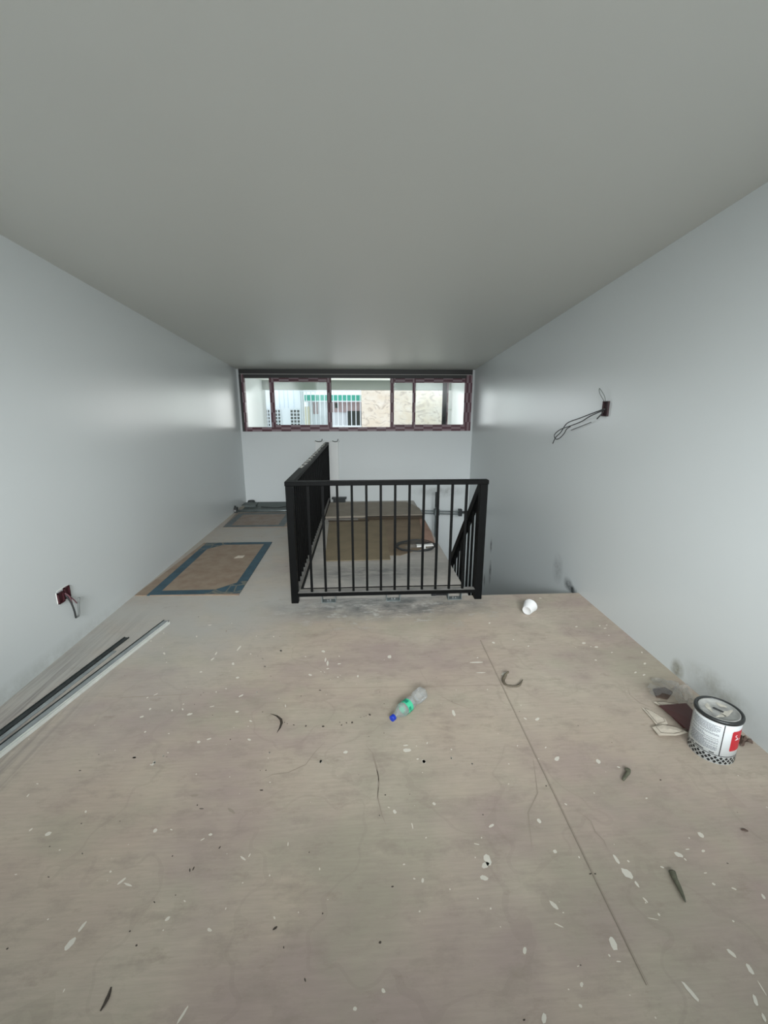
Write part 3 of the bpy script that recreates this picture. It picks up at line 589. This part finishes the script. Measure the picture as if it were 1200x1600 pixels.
for k in range(14):
    x = -1.86 + k * .142
    prt('bar', M['ext_white'], h, r3((x, x + .024, 14.08, 14.12, -1, 2.02)))
prt('rail', M['ext_white'], h, r3((-1.88, .03, 14.07, 14.13, .88, .95)))
prt('rail', M['ext_white'], h, r3((-1.88, .03, 14.07, 14.13, 2.0, 2.03)))
h = thing('stone_house', 'beige marbled stone-clad wall filling the right half of the window', 'building', (1.8, 14, -3))
prt('wall', M['stone'], h, rel((.04, 5.5, 14, 18, -3, 4), (1.8, 14, -3)))
prt('base_course', M['ext_cream'], h, rel((.04, 5.5, 13.95, 14, -3, .2), (1.8, 14, -3)))
bm = B(); box(bm, -12, 12, 8.95, 24, -3.2, -3.0); struct(obj('floor_street', bm, M['slab']))

# ------------------------------------------------------------------ railing
# front run + side run form one welded railing; the raking run down the stair belongs to it too
rail = thing('stair_railing', 'black metal railing with vertical bars around the stair opening', 'railing', (0.2, 3.15, 0))
RO = Vector((.2, 3.15, 0))
def rp(name, bm, m, parent=rail, bevel=0):
    o = obj(name, bm, m, parent, bevel=bevel)
    for v in o.data.vertices: v.co -= RO
    return o
PY0, PY1 = 3.125, 3.180
bm = B(); box(bm, -.562, -.507, PY0, PY1, 0, .94); rp('post', bm, M['black'], bevel=.003)
bm = B(); box(bm, .900, .958, PY0, PY1, 0, .94); rp('post', bm, M['black'], bevel=.003)
bm = B(); box(bm, -.566, .962, 3.12, 3.185, .94, .973); rp('top_rail', bm, M['black'], bevel=.004)
bm = B(); box(bm, -.507, .900, 3.122, 3.178, .060, .088); rp('bottom_rail', bm, [M['rail_lit_grey']], bevel=.002)
bm = B(); box(bm, -.507, .900, 3.1205, 3.123, .058, .0875); rp('rail_face', bm, M['black'])  # black front, kept apart from the lit top painted grey
for k in range(12):
    x = -.400 + k * .1092
    bm = B(); box(bm, x - .009, x + .009, 3.140, 3.158, .088, .94); rp('baluster', bm, M['black'])
# side run along the left of the slab
bm = B(); box(bm, -.566, -.505, 3.185, 6.86, .940, .973); rp('top_rail', bm, M['black'], bevel=.004)
bm = B()
for k in range(26):        # dust and plaster droppings on the side handrail
    y = 3.9 + k * .11 + random.uniform(-.03, .03); x = -.566 + random.uniform(0, .02)
    if y > 6.7: break
    crumple(bm, x + .012, y, .016, .035, .004, k, .9735, 3)
rp('plaster_droppings', bm, M['plaster'])['kind'] = 'stuff'
bm = B(); box(bm, -.552, -.512, 3.185, 6.86, .060, .085); rp('bottom_rail', bm, M['rail_lit_grey'])
k = 0; y = 3.27
while y < 6.8:
    bm = B(); box(bm, -.540, -.525, y - .0075, y + .0075, .085, .94); rp('baluster', bm, M['black']); y += .109; k += 1
bm = B(); box(bm, -.562, -.507, 6.80, 6.856, 0, .94); rp('post', bm, M['black'])
# raking run
sl = -1.017; X0, X1 = .905, .953
def zr(y): return .945 + sl * (y - 3.20)
bm = B()
ya, yb = 3.18, 5.3
hexa(bm, [(X0, ya, zr(ya) - .085), (X1, ya, zr(ya) - .085), (X1, ya, zr(ya) + .005), (X0, ya, zr(ya) + .005)],
         [(X0, yb, zr(yb) - .085), (X1, yb, zr(yb) - .085), (X1, yb, zr(yb) + .005), (X0, yb, zr(yb) + .005)])
rp('raking_rail', bm, M['black'])
bm = B()
hexa(bm, [(X0, ya, zr(ya) - 1.03), (X1, ya, zr(ya) - 1.03), (X1, ya, zr(ya) - .99), (X0, ya, zr(ya) - .99)],
         [(X0, yb, zr(yb) - 1.03), (X1, yb, zr(yb) - 1.03), (X1, yb, zr(yb) - .99), (X0, yb, zr(yb) - .99)])
rp('raking_bottom_rail', bm, M['black'])
y = 3.285; k = 0
while y < 5.2:
    hw = .0085 if k % 5 != 4 else .028
    bm = B()
    hexa(bm, [(.922, y - hw, zr(y - hw) - .99), (.938, y - hw, zr(y - hw) - .99), (.938, y + hw, zr(y + hw) - .99), (.922, y + hw, zr(y + hw) - .99)],
             [(.922, y - hw, zr(y - hw) - .055), (.938, y - hw, zr(y - hw) - .055), (.938, y + hw, zr(y + hw) - .055), (.922, y + hw, zr(y + hw) - .055)])
    rp('baluster' if hw < .02 else 'post', bm, M['black']); y += .115; k += 1
# fixing brackets under the front rail
for x0 in (-.325, .188, .684):
    bm = B()
    box(bm, x0, x0 + .112, 3.125, 3.185, 0, .004); box(bm, x0, x0 + .005, 3.125, 3.185, .004, .060); box(bm, x0 + .107, x0 + .112, 3.125, 3.185, .004, .060)
    br = rp('fixing_bracket', bm, M['dullsteel'])
    bm = B()
    for dx in (.045, .067):
        tube(bm, [(x0 + dx, 3.15, .004), (x0 + dx, 3.15, .016)], .008, 6)
    rp('bolt', bm, M['bright'], br)

bm = B()
box(bm, .563, .600, 3.205, 3.235, .0015, .020)
for k in range(7): box(bm, .604 + k * .0125, .611 + k * .0125, 3.205, 3.235, .0015, .020)
box(bm, .600, .692, 3.212, 3.228, .0015, .008)
tag(obj('ribbed_strip', bm, M['can_black']), 'small black ribbed strip on the slab under the front bottom rail', 'strip')

# ------------------------------------------------------------------ prop and tubes over the stair void
sc = thing('steel_prop', 'dark upright steel prop with a horizontal tube in the stair opening', 'prop', (1.19, 6.5, ZLOW))
def sp_(name, bm, m): 
    o = obj(name, bm, m, sc, smooth=False)
    for v in o.data.vertices: v.co -= Vector((1.19, 6.5, ZLOW))
bm = B(); tube(bm, [(1.19, 6.5, ZLOW), (1.19, 6.5, -.02)], .030, 12); sp_('outer_tube', bm, M['dullsteel'])
bm = B(); tube(bm, [(1.175, 6.5, -.02), (1.175, 6.5, .22)], .018, 10); sp_('inner_tube', bm, M['darkbar'])
bm = B(); tube(bm, [(.90, 6.55, -.085), (1.60, 6.55, -.115)], .011, 8); tube(bm, [(.90, 6.55, -.125), (1.60, 6.55, -.155)], .011, 8); sp_('ledger', bm, M['steel'])
bm = B(); box(bm, 1.15, 1.23, 6.46, 6.57, -.15, -.06); sp_('coupler', bm, M['dullsteel'])
bm = B(); box(bm, 1.55, 1.60, 6.51, 6.59, -.18, -.07); tube(bm, [(1.60, 6.55, -.125), (1.79, 6.55, -.125)], .022, 8); sp_('end_clamp', bm, M['darkbar'])

# ------------------------------------------------------------------ things on the left strip of floor
tg = thing('steel_tube', 'grey metal tube lying across the far left floor behind the second printed board', 'tube', (-1.86, 6.22, 0))
bm = B(); tube(bm, [(.02, 0, .022), (1.29, -.02, .022)], .020, 12); obj('tube_body', bm, M['steel'], tg, smooth=True)
bm = B(); box(bm, -.012, .03, -.03, .03, .0, .075); tube(bm, [(.0, 0, .022), (.0, 0, .10)], .012, 8); obj('end_fitting', bm, M['darkbar'], tg)
bm = B(); tube(bm, [(.005, -.045, .035), (.005, -.03, .035)], .014, 8); obj('screw', bm, M['bright'], tg)
bm = B(); box(bm, -1.80, -.60, 6.27, 6.88, .001, .012)
tag(obj('floor_board', bm, M['grey_strip']), 'dark grey flat board on the floor against the back wall left of the railing', 'board')
bm = B(); box(bm, -1.80, -1.63, 6.50, 6.62, .013, .05); box(bm, -1.83, -1.62, 6.44, 6.64, .05, .058)
tag(obj('offcut_block', bm, M['grey_strip']), 'small dark grey block with a flat lid on the grey board', 'offcut')
bm = B(); lathe(bm, [(0, 0), (.055, 0), (.06, .02), (.05, .045), (0, .05)], 12)
o = tag(obj('round_lump', bm, M['darkbar']), 'small dark rounded lump in the far left corner of the floor', 'lump'); o.location = (-1.77, 6.79, .013)
bm = B(); tube(bm, spline([(-1.55, 6.5, .017), (-1.3, 6.42, .017), (-1.2, 6.5, .017), (-1.02, 6.62, .017)]), .005, 6)
tag(obj('cable_offcut', bm, M['wire_dk']), 'thin dark bent cable lying on the grey board', 'cable')

pr = print_material('blue_bordered_print', -1.395, 4.03, .375, .700, .085, rgb(44, 70, 82), rgb(148, 132, 114), .19)
bm = B(); prism(bm, [(-1.868, 3.335), (-1.02, 3.300), (-1.03, 4.725), (-1.80, 4.735)], .001, .008)
crn = thing('printed_board', 'brown board with a blue ornamental border, nearer of the two by the left wall', 'board', (0, 0, 0))
obj('sheet', bm, pr, crn)
bm = B(); prism(bm, [(-1.31, 4.19), (-1.225, 4.20), (-1.22, 4.27), (-1.29, 4.265)], .008, .0095)
obj('paper_tag', bm, M['cream'], crn)
pr2 = print_material('dark_bordered_print', -1.40, 5.76, .39, .38, .085, rgb(84, 92, 94), rgb(140, 128, 116), .0)
bm = B(); prism(bm, [(-1.79, 5.38), (-.60, 5.36), (-.60, 6.14), (-1.83, 6.16)], .001, .008)
tag(obj('printed_board', bm, pr2), 'brown board with a dark grey border, the farther one near the back wall', 'board')

# ------------------------------------------------------------------ boards and litter on the slab
bm = B(); prism(bm, [(-.50, 5.72), (.86, 5.78), (.865, 6.15), (.80, 6.40), (.70, 6.62), (-.50, 6.62)], .020, .045)
box(bm, -.48, .84, 5.84, 5.94, .001, .020)
tag(obj('cardboard_sheet', bm, M['grey_card']), 'greyish cardboard sheet with a clipped corner, rearmost on the slab', 'cardboard')
bm = B(); prism(bm, [(-.02, 4.22), (.40, 4.20), (.80, 4.52), (.86, 5.70), (-.05, 5.74)], .001, .006)
tag(obj('cardboard_sheet', bm, M['brown_card2']), 'brown cardboard sheet lying under the coil on the right of the slab', 'cardboard')
bm = B(); prism(bm, [(-.375, 4.05), (.285, 4.06), (.285, 4.20), (.30, 5.62), (-.44, 5.56)], .007, .013)
o = tag(obj('cardboard_sheet', bm, M['brown_card']), 'large tan cardboard sheet on the left of the slab behind the front bars', 'cardboard')
bm = B(); box(bm, -.45, .10, 5.56, 5.60, .013, .022); box(bm, .05, .85, 5.66, 5.715, .014, .047)
obj('folded_edge', bm, M['edge_card'], o)
bm = B(); prism(bm, [(.70, 4.55), (.815, 4.45), (.855, 5.0), (.862, 5.7), (.80, 5.7)], .0065, .012)
tag(obj('board_offcut', bm, M['red_card']), 'narrow reddish brown offcut along the right edge of the slab', 'offcut')
bm = B(); box(bm, -.455, -.26, 6.70, 6.83, 0, .085); box(bm, -.475, -.24, 6.68, 6.80, .085, .10)
tag(obj('small_box', bm, M['darkbar']), 'small dark box on the slab beside the far end of the side rail', 'box')
bm = B()
for k in range(5):
    rr = .175 + k * .010; pts = []
    for i in range(37):
        a = 2 * PI * i / 36 + k; pts.append((.585 + rr * 1.1 * math.cos(a), 4.42 + rr * .85 * math.sin(a), .018 + k * .006 + .008 * math.sin(3 * a + k)))
    tube(bm, pts, .0045, 6)
tag(obj('cable_coil', bm, M['wire_dk'], smooth=True), 'loose round coil of thin cable lying on the cardboard', 'cable')
bm = B(); crumple(bm, .585, 4.46, .10, .06, .022, 5, .008)
tag(obj('plastic_film', bm, M['film']), 'clear crumpled plastic film inside the cable coil on the slab', 'plastic film')
bm = B(); prism(bm, [(.585, 4.31), (.66, 4.33), (.77, 4.345), (.768, 4.41), (.66, 4.38), (.59, 4.385)], .052, .062)
box(bm, .66, .68, 4.30, 4.35, .040, .052)
tag(obj('paper_scrap', bm, mat('white_paper', rgb(238, 238, 234), .7)), 'small white strip of paper lying on the cable coil', 'paper')

# ------------------------------------------------------------------ long profiles beside the left wall
def bar(name, pa, pb, wd, ht, m, label, lip=None, z=.001):
    d = Vector((pb[0] - pa[0], pb[1] - pa[1], 0)); L = d.length; d.normalize(); s = Vector((-d.y, d.x, 0))
    o = thing(name, label, 'metal profile' if m is not M['whitebar'] else 'plastic profile', (pa[0], pa[1], 0), math.atan2(d.y, d.x))
    bm = B(); box(bm, 0, L, -wd / 2, wd / 2, z, z + .003); obj('web', bm, m, o)
    bm = B(); box(bm, 0, L, wd / 2 - .004, wd / 2, z + .003, z + ht); obj('flange', bm, lip or m, o)
    bm = B(); box(bm, 0, L, -wd / 2, -wd / 2 + .004, z + .003, z + ht); obj('flange', bm, m, o)
    return o
def along(pa, pb, y):
    t = (y - pa[1]) / (pb[1] - pa[1]); return (pa[0] + t * (pb[0] - pa[0]), y)
wa, wb = (-1.388, 2.852), (-1.612, 1.66)
bar('wall_profile', along(wa, wb, .9), wa, .020, .016, M['whitebar'], 'long white strip lying on the floor, outermost of the strips by the left wall')
ca, cb = (-1.424, 2.89), (-1.650, 1.70)
bar('wall_profile', along(ca, cb, .9), ca, .040, .008, M['greybar'], 'long grey channel lying right beside the white strip, its far edge dark', M['darkbar'])
da, db = (-1.585, 2.665), (-1.722, 1.81)
bar('wall_profile', along(da, db, .9), da, .034, .008, M['darkbar'], 'dark grey channel nearest the left wall, shorter at its far end')
ea, eb = (-1.575, 2.50), (-1.690, 1.78)
bar('wall_profile', along(ea, eb, .9), ea, .022, .006, M['greybar'], 'narrow grey strip with a dark edge between the dark channel and the grey channel')

# ------------------------------------------------------------------ junction boxes with loose wires
jb = thing('junction_box', 'maroon open junction box low on the left wall with short bent wires', 'junction box', (-1.88, 2.58, .36))
bm = B()
def jbox(bm, y0, y1, z0, z1, dp, t=.006):
    box(bm, 0, dp, y0, y1, z0, z0 + t); box(bm, 0, dp, y0, y1, z1 - t, z1)
    box(bm, 0, dp, y0, y0 + t, z0, z1); box(bm, 0, dp, y1 - t, y1, z0, z1)
    box(bm, 0, .002, y0, y1, z0, z1, 1)
jbox(bm, -.056, -.006, -.040, .030, .012); jbox(bm, .004, .052, -.032, .042, .012)
obj('box_body', bm, [M['box'], M['box']], jb)
bm = B(); crumple(bm, .004, .0, .004, .08, .004, 3, 0, 6); bm.clear()
for (y, z, a, b2) in ((-.058, 0, .0010, .036), (.055, 0, .0035, .044), (0, -.043, .050, .0025), (0, .043, .050, .0025)):
    box(bm, 0, .003, y - a, y + a, z - b2, z + b2)
obj('plaster_edge', bm, M['plaster'], jb)
for pts, m, r in (([(.012, .005, -.005), (.03, .012, -.06), (.035, .02, -.12), (.03, .030, -.175)], 'wire_dk', .0055), ([(.03, .030, -.175), (.03, .062, -.170), (.03, .075, -.11), (.03, .092, -.06)], 'wire_gr', .006), ([(.012, .01, .0), (.03, .03, -.04), (.035, .055, -.085)], 'wire_rd', .004), ([(.012, 0, .01), (.028, .012, -.02), (.03, .018, -.07)], 'wire_rd', .005)):
    bm = B(); tube(bm, spline(pts), r, 8); obj('wire', bm, M[m], jb, smooth=True)

jb = thing('junction_box', 'narrow dark junction box high on the right wall with long dangling wires', 'junction box', (1.80, 3.115, 1.495))
bm = B()
box(bm, -.014, 0, -.036, .036, -.054, -.049); box(bm, -.014, 0, -.036, .036, .049, .054)
box(bm, -.014, 0, -.036, -.031, -.049, .049); box(bm, -.014, 0, .031, .036, -.049, .049); box(bm, -.003, 0, -.031, .031, -.049, .049)
obj('box_body', bm, M['box_dark'], jb)
R = lambda y, z, x=-.05: (x, y, z)
wires = [
 [R(0, .05, -.012), R(.012, .09, -.02), R(.045, .13, -.03), R(.075, .145, -.03), R(.06, .11, -.03), R(.02, .052, -.012)],
 [R(0, 0, -.01), R(.10, -.035), R(.28, -.075), R(.48, -.12), R(.58, -.20), R(.67, -.25), R(.72, -.31)],
 [R(0, -.005, -.01), R(.12, -.055), R(.25, -.10), R(.42, -.14), R(.60, -.18), R(.70, -.23), R(.67, -.265), R(.60, -.255), R(.52, -.21), R(.48, -.17), R(.42, -.145)],
 [R(.01, -.02, -.012), R(.06, -.075, -.03)],
 [R(.10, -.10), R(.20, -.125), R(.30, -.15), R(.40, -.175)],
]
for i, pts in enumerate(wires):
    bm = B(); tube(bm, spline(pts), .0028 if i in (0, 4) else .004, 7); obj('wire', bm, M['wire_gr'] if i == 0 else M['wire_dk'], jb, smooth=True)

# ------------------------------------------------------------------ paint can
CX, CY, CR_, CH = 1.560, 1.532, .0865, .213
can = thing('paint_can', 'round paint can with white label, chequered band and smeared lid by right wall', 'paint can', (CX, CY, 0))
bm = B(); lathe(bm, [(0, .002), (CR_ - .003, .002), (CR_ - .003, 0), (CR_, 0), (CR_, CH - .014)], 64); obj('can_body', bm, M['can_white'], can, smooth=True)
for f in can.children[0].data.polygons: f.use_smooth = abs(f.normal.z) < .5
bm = B(); lathe(bm, [(CR_, CH - .016), (CR_ + .004, CH - .014), (CR_ + .005, CH - .006), (CR_ + .003, CH), (CR_ - .004, CH + .001), (CR_ - .008, CH - .002), (CR_ - .009, CH - .008)], 64)
obj('rim', bm, M['can_rim'], can, smooth=True)
bm = B(); lathe(bm, [(CR_ - .009, CH - .007), (CR_ - .010, CH - .002), (CR_ - .014, CH - .001), (CR_ - .018, CH - .006), (.03, CH - .007), (.0, CH - .007)], 64)
lid = obj('lid', bm, M['can_lid'], can, smooth=True)
bm = B()
for (x, y, a, b2, t) in ((.02, -.02, .035, .012, .4), (-.03, .02, .03, .010, 1.2), (.035, .03, .02, .012, 2.2), (-.02, -.035, .025, .008, .2)):
    vs = []
    for k in range(14):
        q = 2 * PI * k / 14; rr = 1 + .25 * math.sin(3 * q + x * 90)
        vs.append(bm.verts.new((x + rr * (a * math.cos(q) * math.cos(t) - b2 * math.sin(q) * math.sin(t)), y + rr * (a * math.cos(q) * math.sin(t) + b2 * math.sin(q) * math.cos(t)), CH - .0055)))
    bm.faces.new(vs)
obj('paint_smear', bm, mat('dried_smear', rgb(188, 184, 172), .6, var=.2, vscale=60), lid)
bm = B(); prism(bm, [(-.018, .014), (-.008, .018), (.012, -.012), (.004, -.018)], CH - .0055, CH - .003); obj('dark_smear', bm, M['wire_dk'], lid)
FACE = math.atan2(-CY, -CX)              # direction from the can to the camera
def patch(bm, a0, a1, z0, z1, off=.0004, mi=0):
    n = max(1, int(abs(a1 - a0) / .06)); r = CR_ + off; c = []
    for i in range(n + 1):
        a = FACE + a0 + (a1 - a0) * i / n
        c.append((bm.verts.new((r * math.cos(a), r * math.sin(a), z0)), bm.verts.new((r * math.cos(a), r * math.sin(a), z1))))
    for i in range(n): bm.faces.new((c[i][0], c[i + 1][0], c[i + 1][1], c[i][1])).material_index = mi
# print: black frame lines, small print, red panel, chequered band
bm = B()
SA = .37                                  # dividing line, to the right of the facing side
patch(bm, SA - .02, SA + .02, .040, .195); patch(bm, -1.25, SA, .040, .0430); patch(bm, SA, 1.9, .040, .0430)
patch(bm, -1.27, -1.24, .04, .195)
obj('label_lines', bm, M['can_black'], can)
bm = B()
rnd = random.Random(4); z = .180
while z > .060:
    a = -1.12 + (rnd.uniform(0, .05) if rnd.random() < .3 else 0)
    end = SA - .12 - (rnd.uniform(0, .7) if rnd.random() < .28 else rnd.uniform(0, .04))
    while a < end:
        wd = rnd.uniform(.04, .14); patch(bm, a, min(a + wd, end), z, z + .0024, .0004); a += wd + .018
    z -= .0046 if rnd.random() > .12 else .0085
obj('small_print', bm, M['can_text'], can)
for a0, a1 in ((-.95, -.78), (-.68, -.28), (-.05, .16)):
    bm = B(); patch(bm, a0, a1, .047, .0515, .0004); obj('bold_print', bm, M['can_black'], can)
bm = B()
n = 52
for row in range(3):
    for k in range(n):
        if (k + row) % 2 == 0:
            a = -PI + 2 * PI * k / n; w_ = 2 * PI / n * .70; zc_ = .0095 + row * .0105; r = CR_ + .0004
            vs = []
            for da, dz in ((-w_, 0), (0, -.0074), (w_, 0), (0, .0074)):
                vs.append(bm.verts.new((r * math.cos(FACE + a + da), r * math.sin(FACE + a + da), zc_ + dz)))
            bm.faces.new(vs)
obj('chequered_band', bm, M['can_black'], can)
bm = B(); patch(bm, .76, 1.62, .075, .165, .0006); patch(bm, .79, 1.62, .165, .169, .0006); patch(bm, .78, 1.55, .071, .075, .0006)
rd = obj('red_panel', bm, M['can_red'], can)
bm = B()                                 # white S-like curl on the red panel
r = CR_ + .0012; pts = []
for i in range(19):
    t = i / 18 * 2 * PI; a = 1.02 - .07 * math.sin(t) ; zz = .150 - .022 * i / 18
    pts.append((r * math.cos(FACE + a), r * math.sin(FACE + a), zz))
tube(bm, pts, .0012, 5); patch(bm, .95, 1.35, .125, .1275, .001)
obj('white_mark', bm, M['can_white'], rd)

# ------------------------------------------------------------------ litter around the can
bm = B(); crumple(bm, 1.60, 1.885, .085, .050, .010, 22, .004, 8); 
bm2 = B(); prism(bm2, [(1.553, 1.885), (1.575, 1.945), (1.65, 1.955), (1.665, 1.915), (1.60, 1.865)], .004, .012)
o = tag(obj('card_piece', bm2, M['brown_scrap']), 'small dark brown card piece under film, farther from the paint can', 'card'); bm.free()
bm = B()
hexa(bm, [(1.505, 1.80, .020), (1.64, 1.79, .035), (1.625, 1.63, .030), (1.535, 1.635, .012)], [(1.505, 1.80, .024), (1.64, 1.79, .039), (1.625, 1.63, .034), (1.535, 1.635, .016)])
box(bm, 1.53, 1.60, 1.66, 1.74, .004, .012)
tag(obj('card_piece', bm, M['maroon']), 'dark maroon card leaning against the near-left side of the paint can', 'card')
def wrapper(pts, label, seed, z=.003):
    bm = B(); n = len(pts); rnd = random.Random(seed)
    lo = [bm.verts.new((x, y, z + rnd.uniform(0, .007))) for x, y in pts]
    c = bm.verts.new((sum(p[0] for p in pts) / n, sum(p[1] for p in pts) / n, z + .010))
    for i in range(n): bm.faces.new((lo[i], lo[(i + 1) % n], c)).material_index = 0
    o = tag(obj('paper_wrapper', bm, M['cream']), label, 'paper')
    sm_ = o.modifiers.new('solid', 'SOLIDIFY'); sm_.thickness = .0012
    bm = B()
    P = [Vector((p[0], p[1], 0)) for p in pts]; C = sum(P, Vector()) / n
    for i in range(n):
        a = P[i].lerp(C, .22); b2 = P[(i + 1) % n].lerp(C, .22)
        tube(bm, [(a.x, a.y, z + .0085), (b2.x, b2.y, z + .0085)], .0007, 5)
    obj('printed_line', bm, M['creamline'], o)
wrapper([(1.425, 1.815), (1.455, 1.79), (1.485, 1.72), (1.475, 1.69), (1.415, 1.675), (1.42, 1.74)], 'cream paper wrapper lying flat, leftmost piece by the paint can', 1)
wrapper([(1.508, 1.845), (1.56, 1.845), (1.66, 1.815), (1.64, 1.80), (1.52, 1.812)], 'cream paper strip behind the maroon card', 2)
wrapper([(1.378, 1.665), (1.43, 1.68), (1.50, 1.655), (1.52, 1.62), (1.45, 1.605), (1.375, 1.615)], 'cream striped paper wrapper in front of the maroon card', 3, .012)
bm = B(); crumple(bm, 1.690, 1.90, .060, .105, .055, 8, .004, 14, 4.0)
tag(obj('plastic_film', bm, M['film']), 'clear crumpled plastic film between the paint can and the right wall', 'plastic film')
bm = B(); crumple(bm, 1.590, 1.925, .048, .04, .012, 9, .016, 8, 4.0)
tag(obj('plastic_film', bm, M['film']), 'small clear film scrap on the brown card piece', 'plastic film')
bm = B(); crumple(bm, 1.745, 1.575, .028, .030, .03, 12, .003, 8, 4.0)
tag(obj('foil_scrap', bm, [M['brown_scrap']]), 'crumpled brown foil scrap behind the right side of the paint can', 'scrap')

# ------------------------------------------------------------------ bottle
bo = thing('plastic_bottle', 'clear plastic bottle with blue cap and green label lying on the floor', 'bottle', (.132, 1.762, .0355))
ax = math.atan2(.195, .187)
bo.rotation_euler = (0, PI / 2, ax)
def bmod(t, z): return 1 + .035 * math.cos(2 * PI * t * 5) * (1 if z > .16 else 0)
bm = B(); lathe(bm, [(.0115, .018), (.0115, .026), (.0145, .028), (.0145, .030), (.012, .032), (.016, .042), (.026, .060), (.033, .078), (.0345, .088), (.033, .094), (.033, .135), (.0345, .140),
                 (.032, .152), (.0265, .166), (.0255, .176), (.029, .190), (.034, .202), (.0345, .212), (.032, .218), (.0345, .224), (.0345, .246), (.032, .256), (.026, .262), (.018, .259), (.0, .254)], 30, mod=bmod)
obj('bottle_body', bm, M['pet'], bo, smooth=True)
bm = B(); lathe(bm, [(0, 0), (.0125, 0), (.0145, .002), (.0148, .018), (.012, .0185)], 24, mod=lambda t, z: 1 + .02 * math.cos(2 * PI * t * 24)); obj('cap', bm, M['blue_cap'], bo, smooth=False)
bm = B(); lathe(bm, [(.0336, .096), (.0336, .133)], 30); lab = obj('label', bm, M['green_lab'], bo, smooth=True)
bm = B()
for a0, a1, z0, z1 in ((-.5, .3, .104, .124), (1.0, 1.5, .10, .115), (1.7, 2.4, .11, .125), (3.2, 4.2, .104, .124)):
    n = 6; c = []
    for i in range(n + 1):
        a = PI + a0 + (a1 - a0) * i / n
        c.append((bm.verts.new((.0339 * math.cos(a), .0339 * math.sin(a), z0)), bm.verts.new((.0339 * math.cos(a), .0339 * math.sin(a), z1))))
    for i in range(n): bm.faces.new((c[i][0], c[i + 1][0], c[i + 1][1], c[i][1]))
obj('label_print', bm, M['green_dark'], lab)

# ------------------------------------------------------------------ white cup
cu = tag(bpy.data.objects.new('plastic_cup', None), 'small white plastic cup lying on its side near the stair edge', 'cup'); COL.objects.link(cu)
cu.location = (1.215, 2.835, .037); cu.rotation_euler = (0, math.radians(78), math.radians(48))
bm = B()
lathe(bm, [(0, .003), (.030, .003), (.033, 0), (.036, .004), (.050, .070), (.053, .073), (.053, .077), (.049, .077), (.034, .006), (0, .006)], 32, mod=lambda t, z: 1 + .03 * math.sin(2 * PI * t * 2 + 1) )
obj('cup_body', bm, M['white_pl'], cu, smooth=True)

# ------------------------------------------------------------------ small scraps
def scrap(name, pts, rad, m, label, flat=.45):
    bm = B(); P = spline(pts, 5); n = len(P); k = len(rad) - 1
    rs = [rad[min(int(i / (n - 1) * k), k - 1)] * (1 - ((i / (n - 1) * k) % 1 if i < n - 1 else 1)) + rad[min(int(i / (n - 1) * k) + 1, k)] * ((i / (n - 1) * k) % 1 if i < n - 1 else 1) for i in range(n)]
    tube(bm, P, rs, 8)
    zm = min(v.co.z for v in bm.verts)
    for v in bm.verts: v.co.z = .0015 + (v.co.z - zm) * flat
    return tag(obj(name, bm, m, smooth=True), label, 'scrap')
scrap('curled_scrap', [(.832, 2.118, .03), (.808, 2.10, .018), (.784, 2.062, .006), (.790, 2.025, .004), (.825, 2.012, .004), (.862, 2.022, .006), (.893, 2.058, .014)], [.005, .010, .008, .006, .005, .007, .002], mat('grey_brown_scrap', rgb(96, 88, 74), .6, var=.3, vscale=60), 'curled grey-brown scrap shaped like a hook, near the floor joint', .8)
scrap('tapered_scrap', [(1.063, 1.388, .006), (1.083, 1.405, .006), (1.104, 1.420, .008), (1.112, 1.435, .008)], [.005, .007, .008, .012], M['green_scrap'], 'short grey-green scrap with a wider end, left of the paint can', .8)
scrap('tapered_scrap', [(1.010, 1.032, .008), (1.004, 1.012, .008), (1.000, .988, .008), (.994, .962, .006), (.990, .946, .004)], [.011, .009, .007, .005, .002], M['green_scrap'], 'long grey-green curved scrap tapering to a point, lower right of the floor', .8)
scrap('brown_chip', [(1.370, 1.163, .004), (1.381, 1.160, .006), (1.390, 1.157, .004)], [.003, .006, .003], M['brown_scrap'], 'tiny brown chip lying on the floor at the right')
scrap('dark_splinter', [(-.682, .838, .004), (-.679, .815, .006), (-.683, .792, .004)], [.002, .005, .002], M['mark'], 'dark thin splinter lying on the floor at the bottom left')

# ------------------------------------------------------------------ groups of the repeated things
GROUPS = {'wall_profile': 'long profiles lying beside the left wall', 'cardboard_sheet': 'cardboard sheets on the slab',
          'printed_board': 'bordered boards by the left wall', 'junction_box': 'open junction boxes in the walls',
          'paper_wrapper': 'paper wrappers beside the paint can', 'card_piece': 'card pieces beside the paint can',
          'plastic_film': 'clear plastic film scraps', 'tapered_scrap': 'tapered scraps on the floor'}
for o_ in bpy.data.objects:
    if o_.parent is None and o_.name.split('.')[0] in GROUPS:
        o_['group'] = GROUPS[o_.name.split('.')[0]]
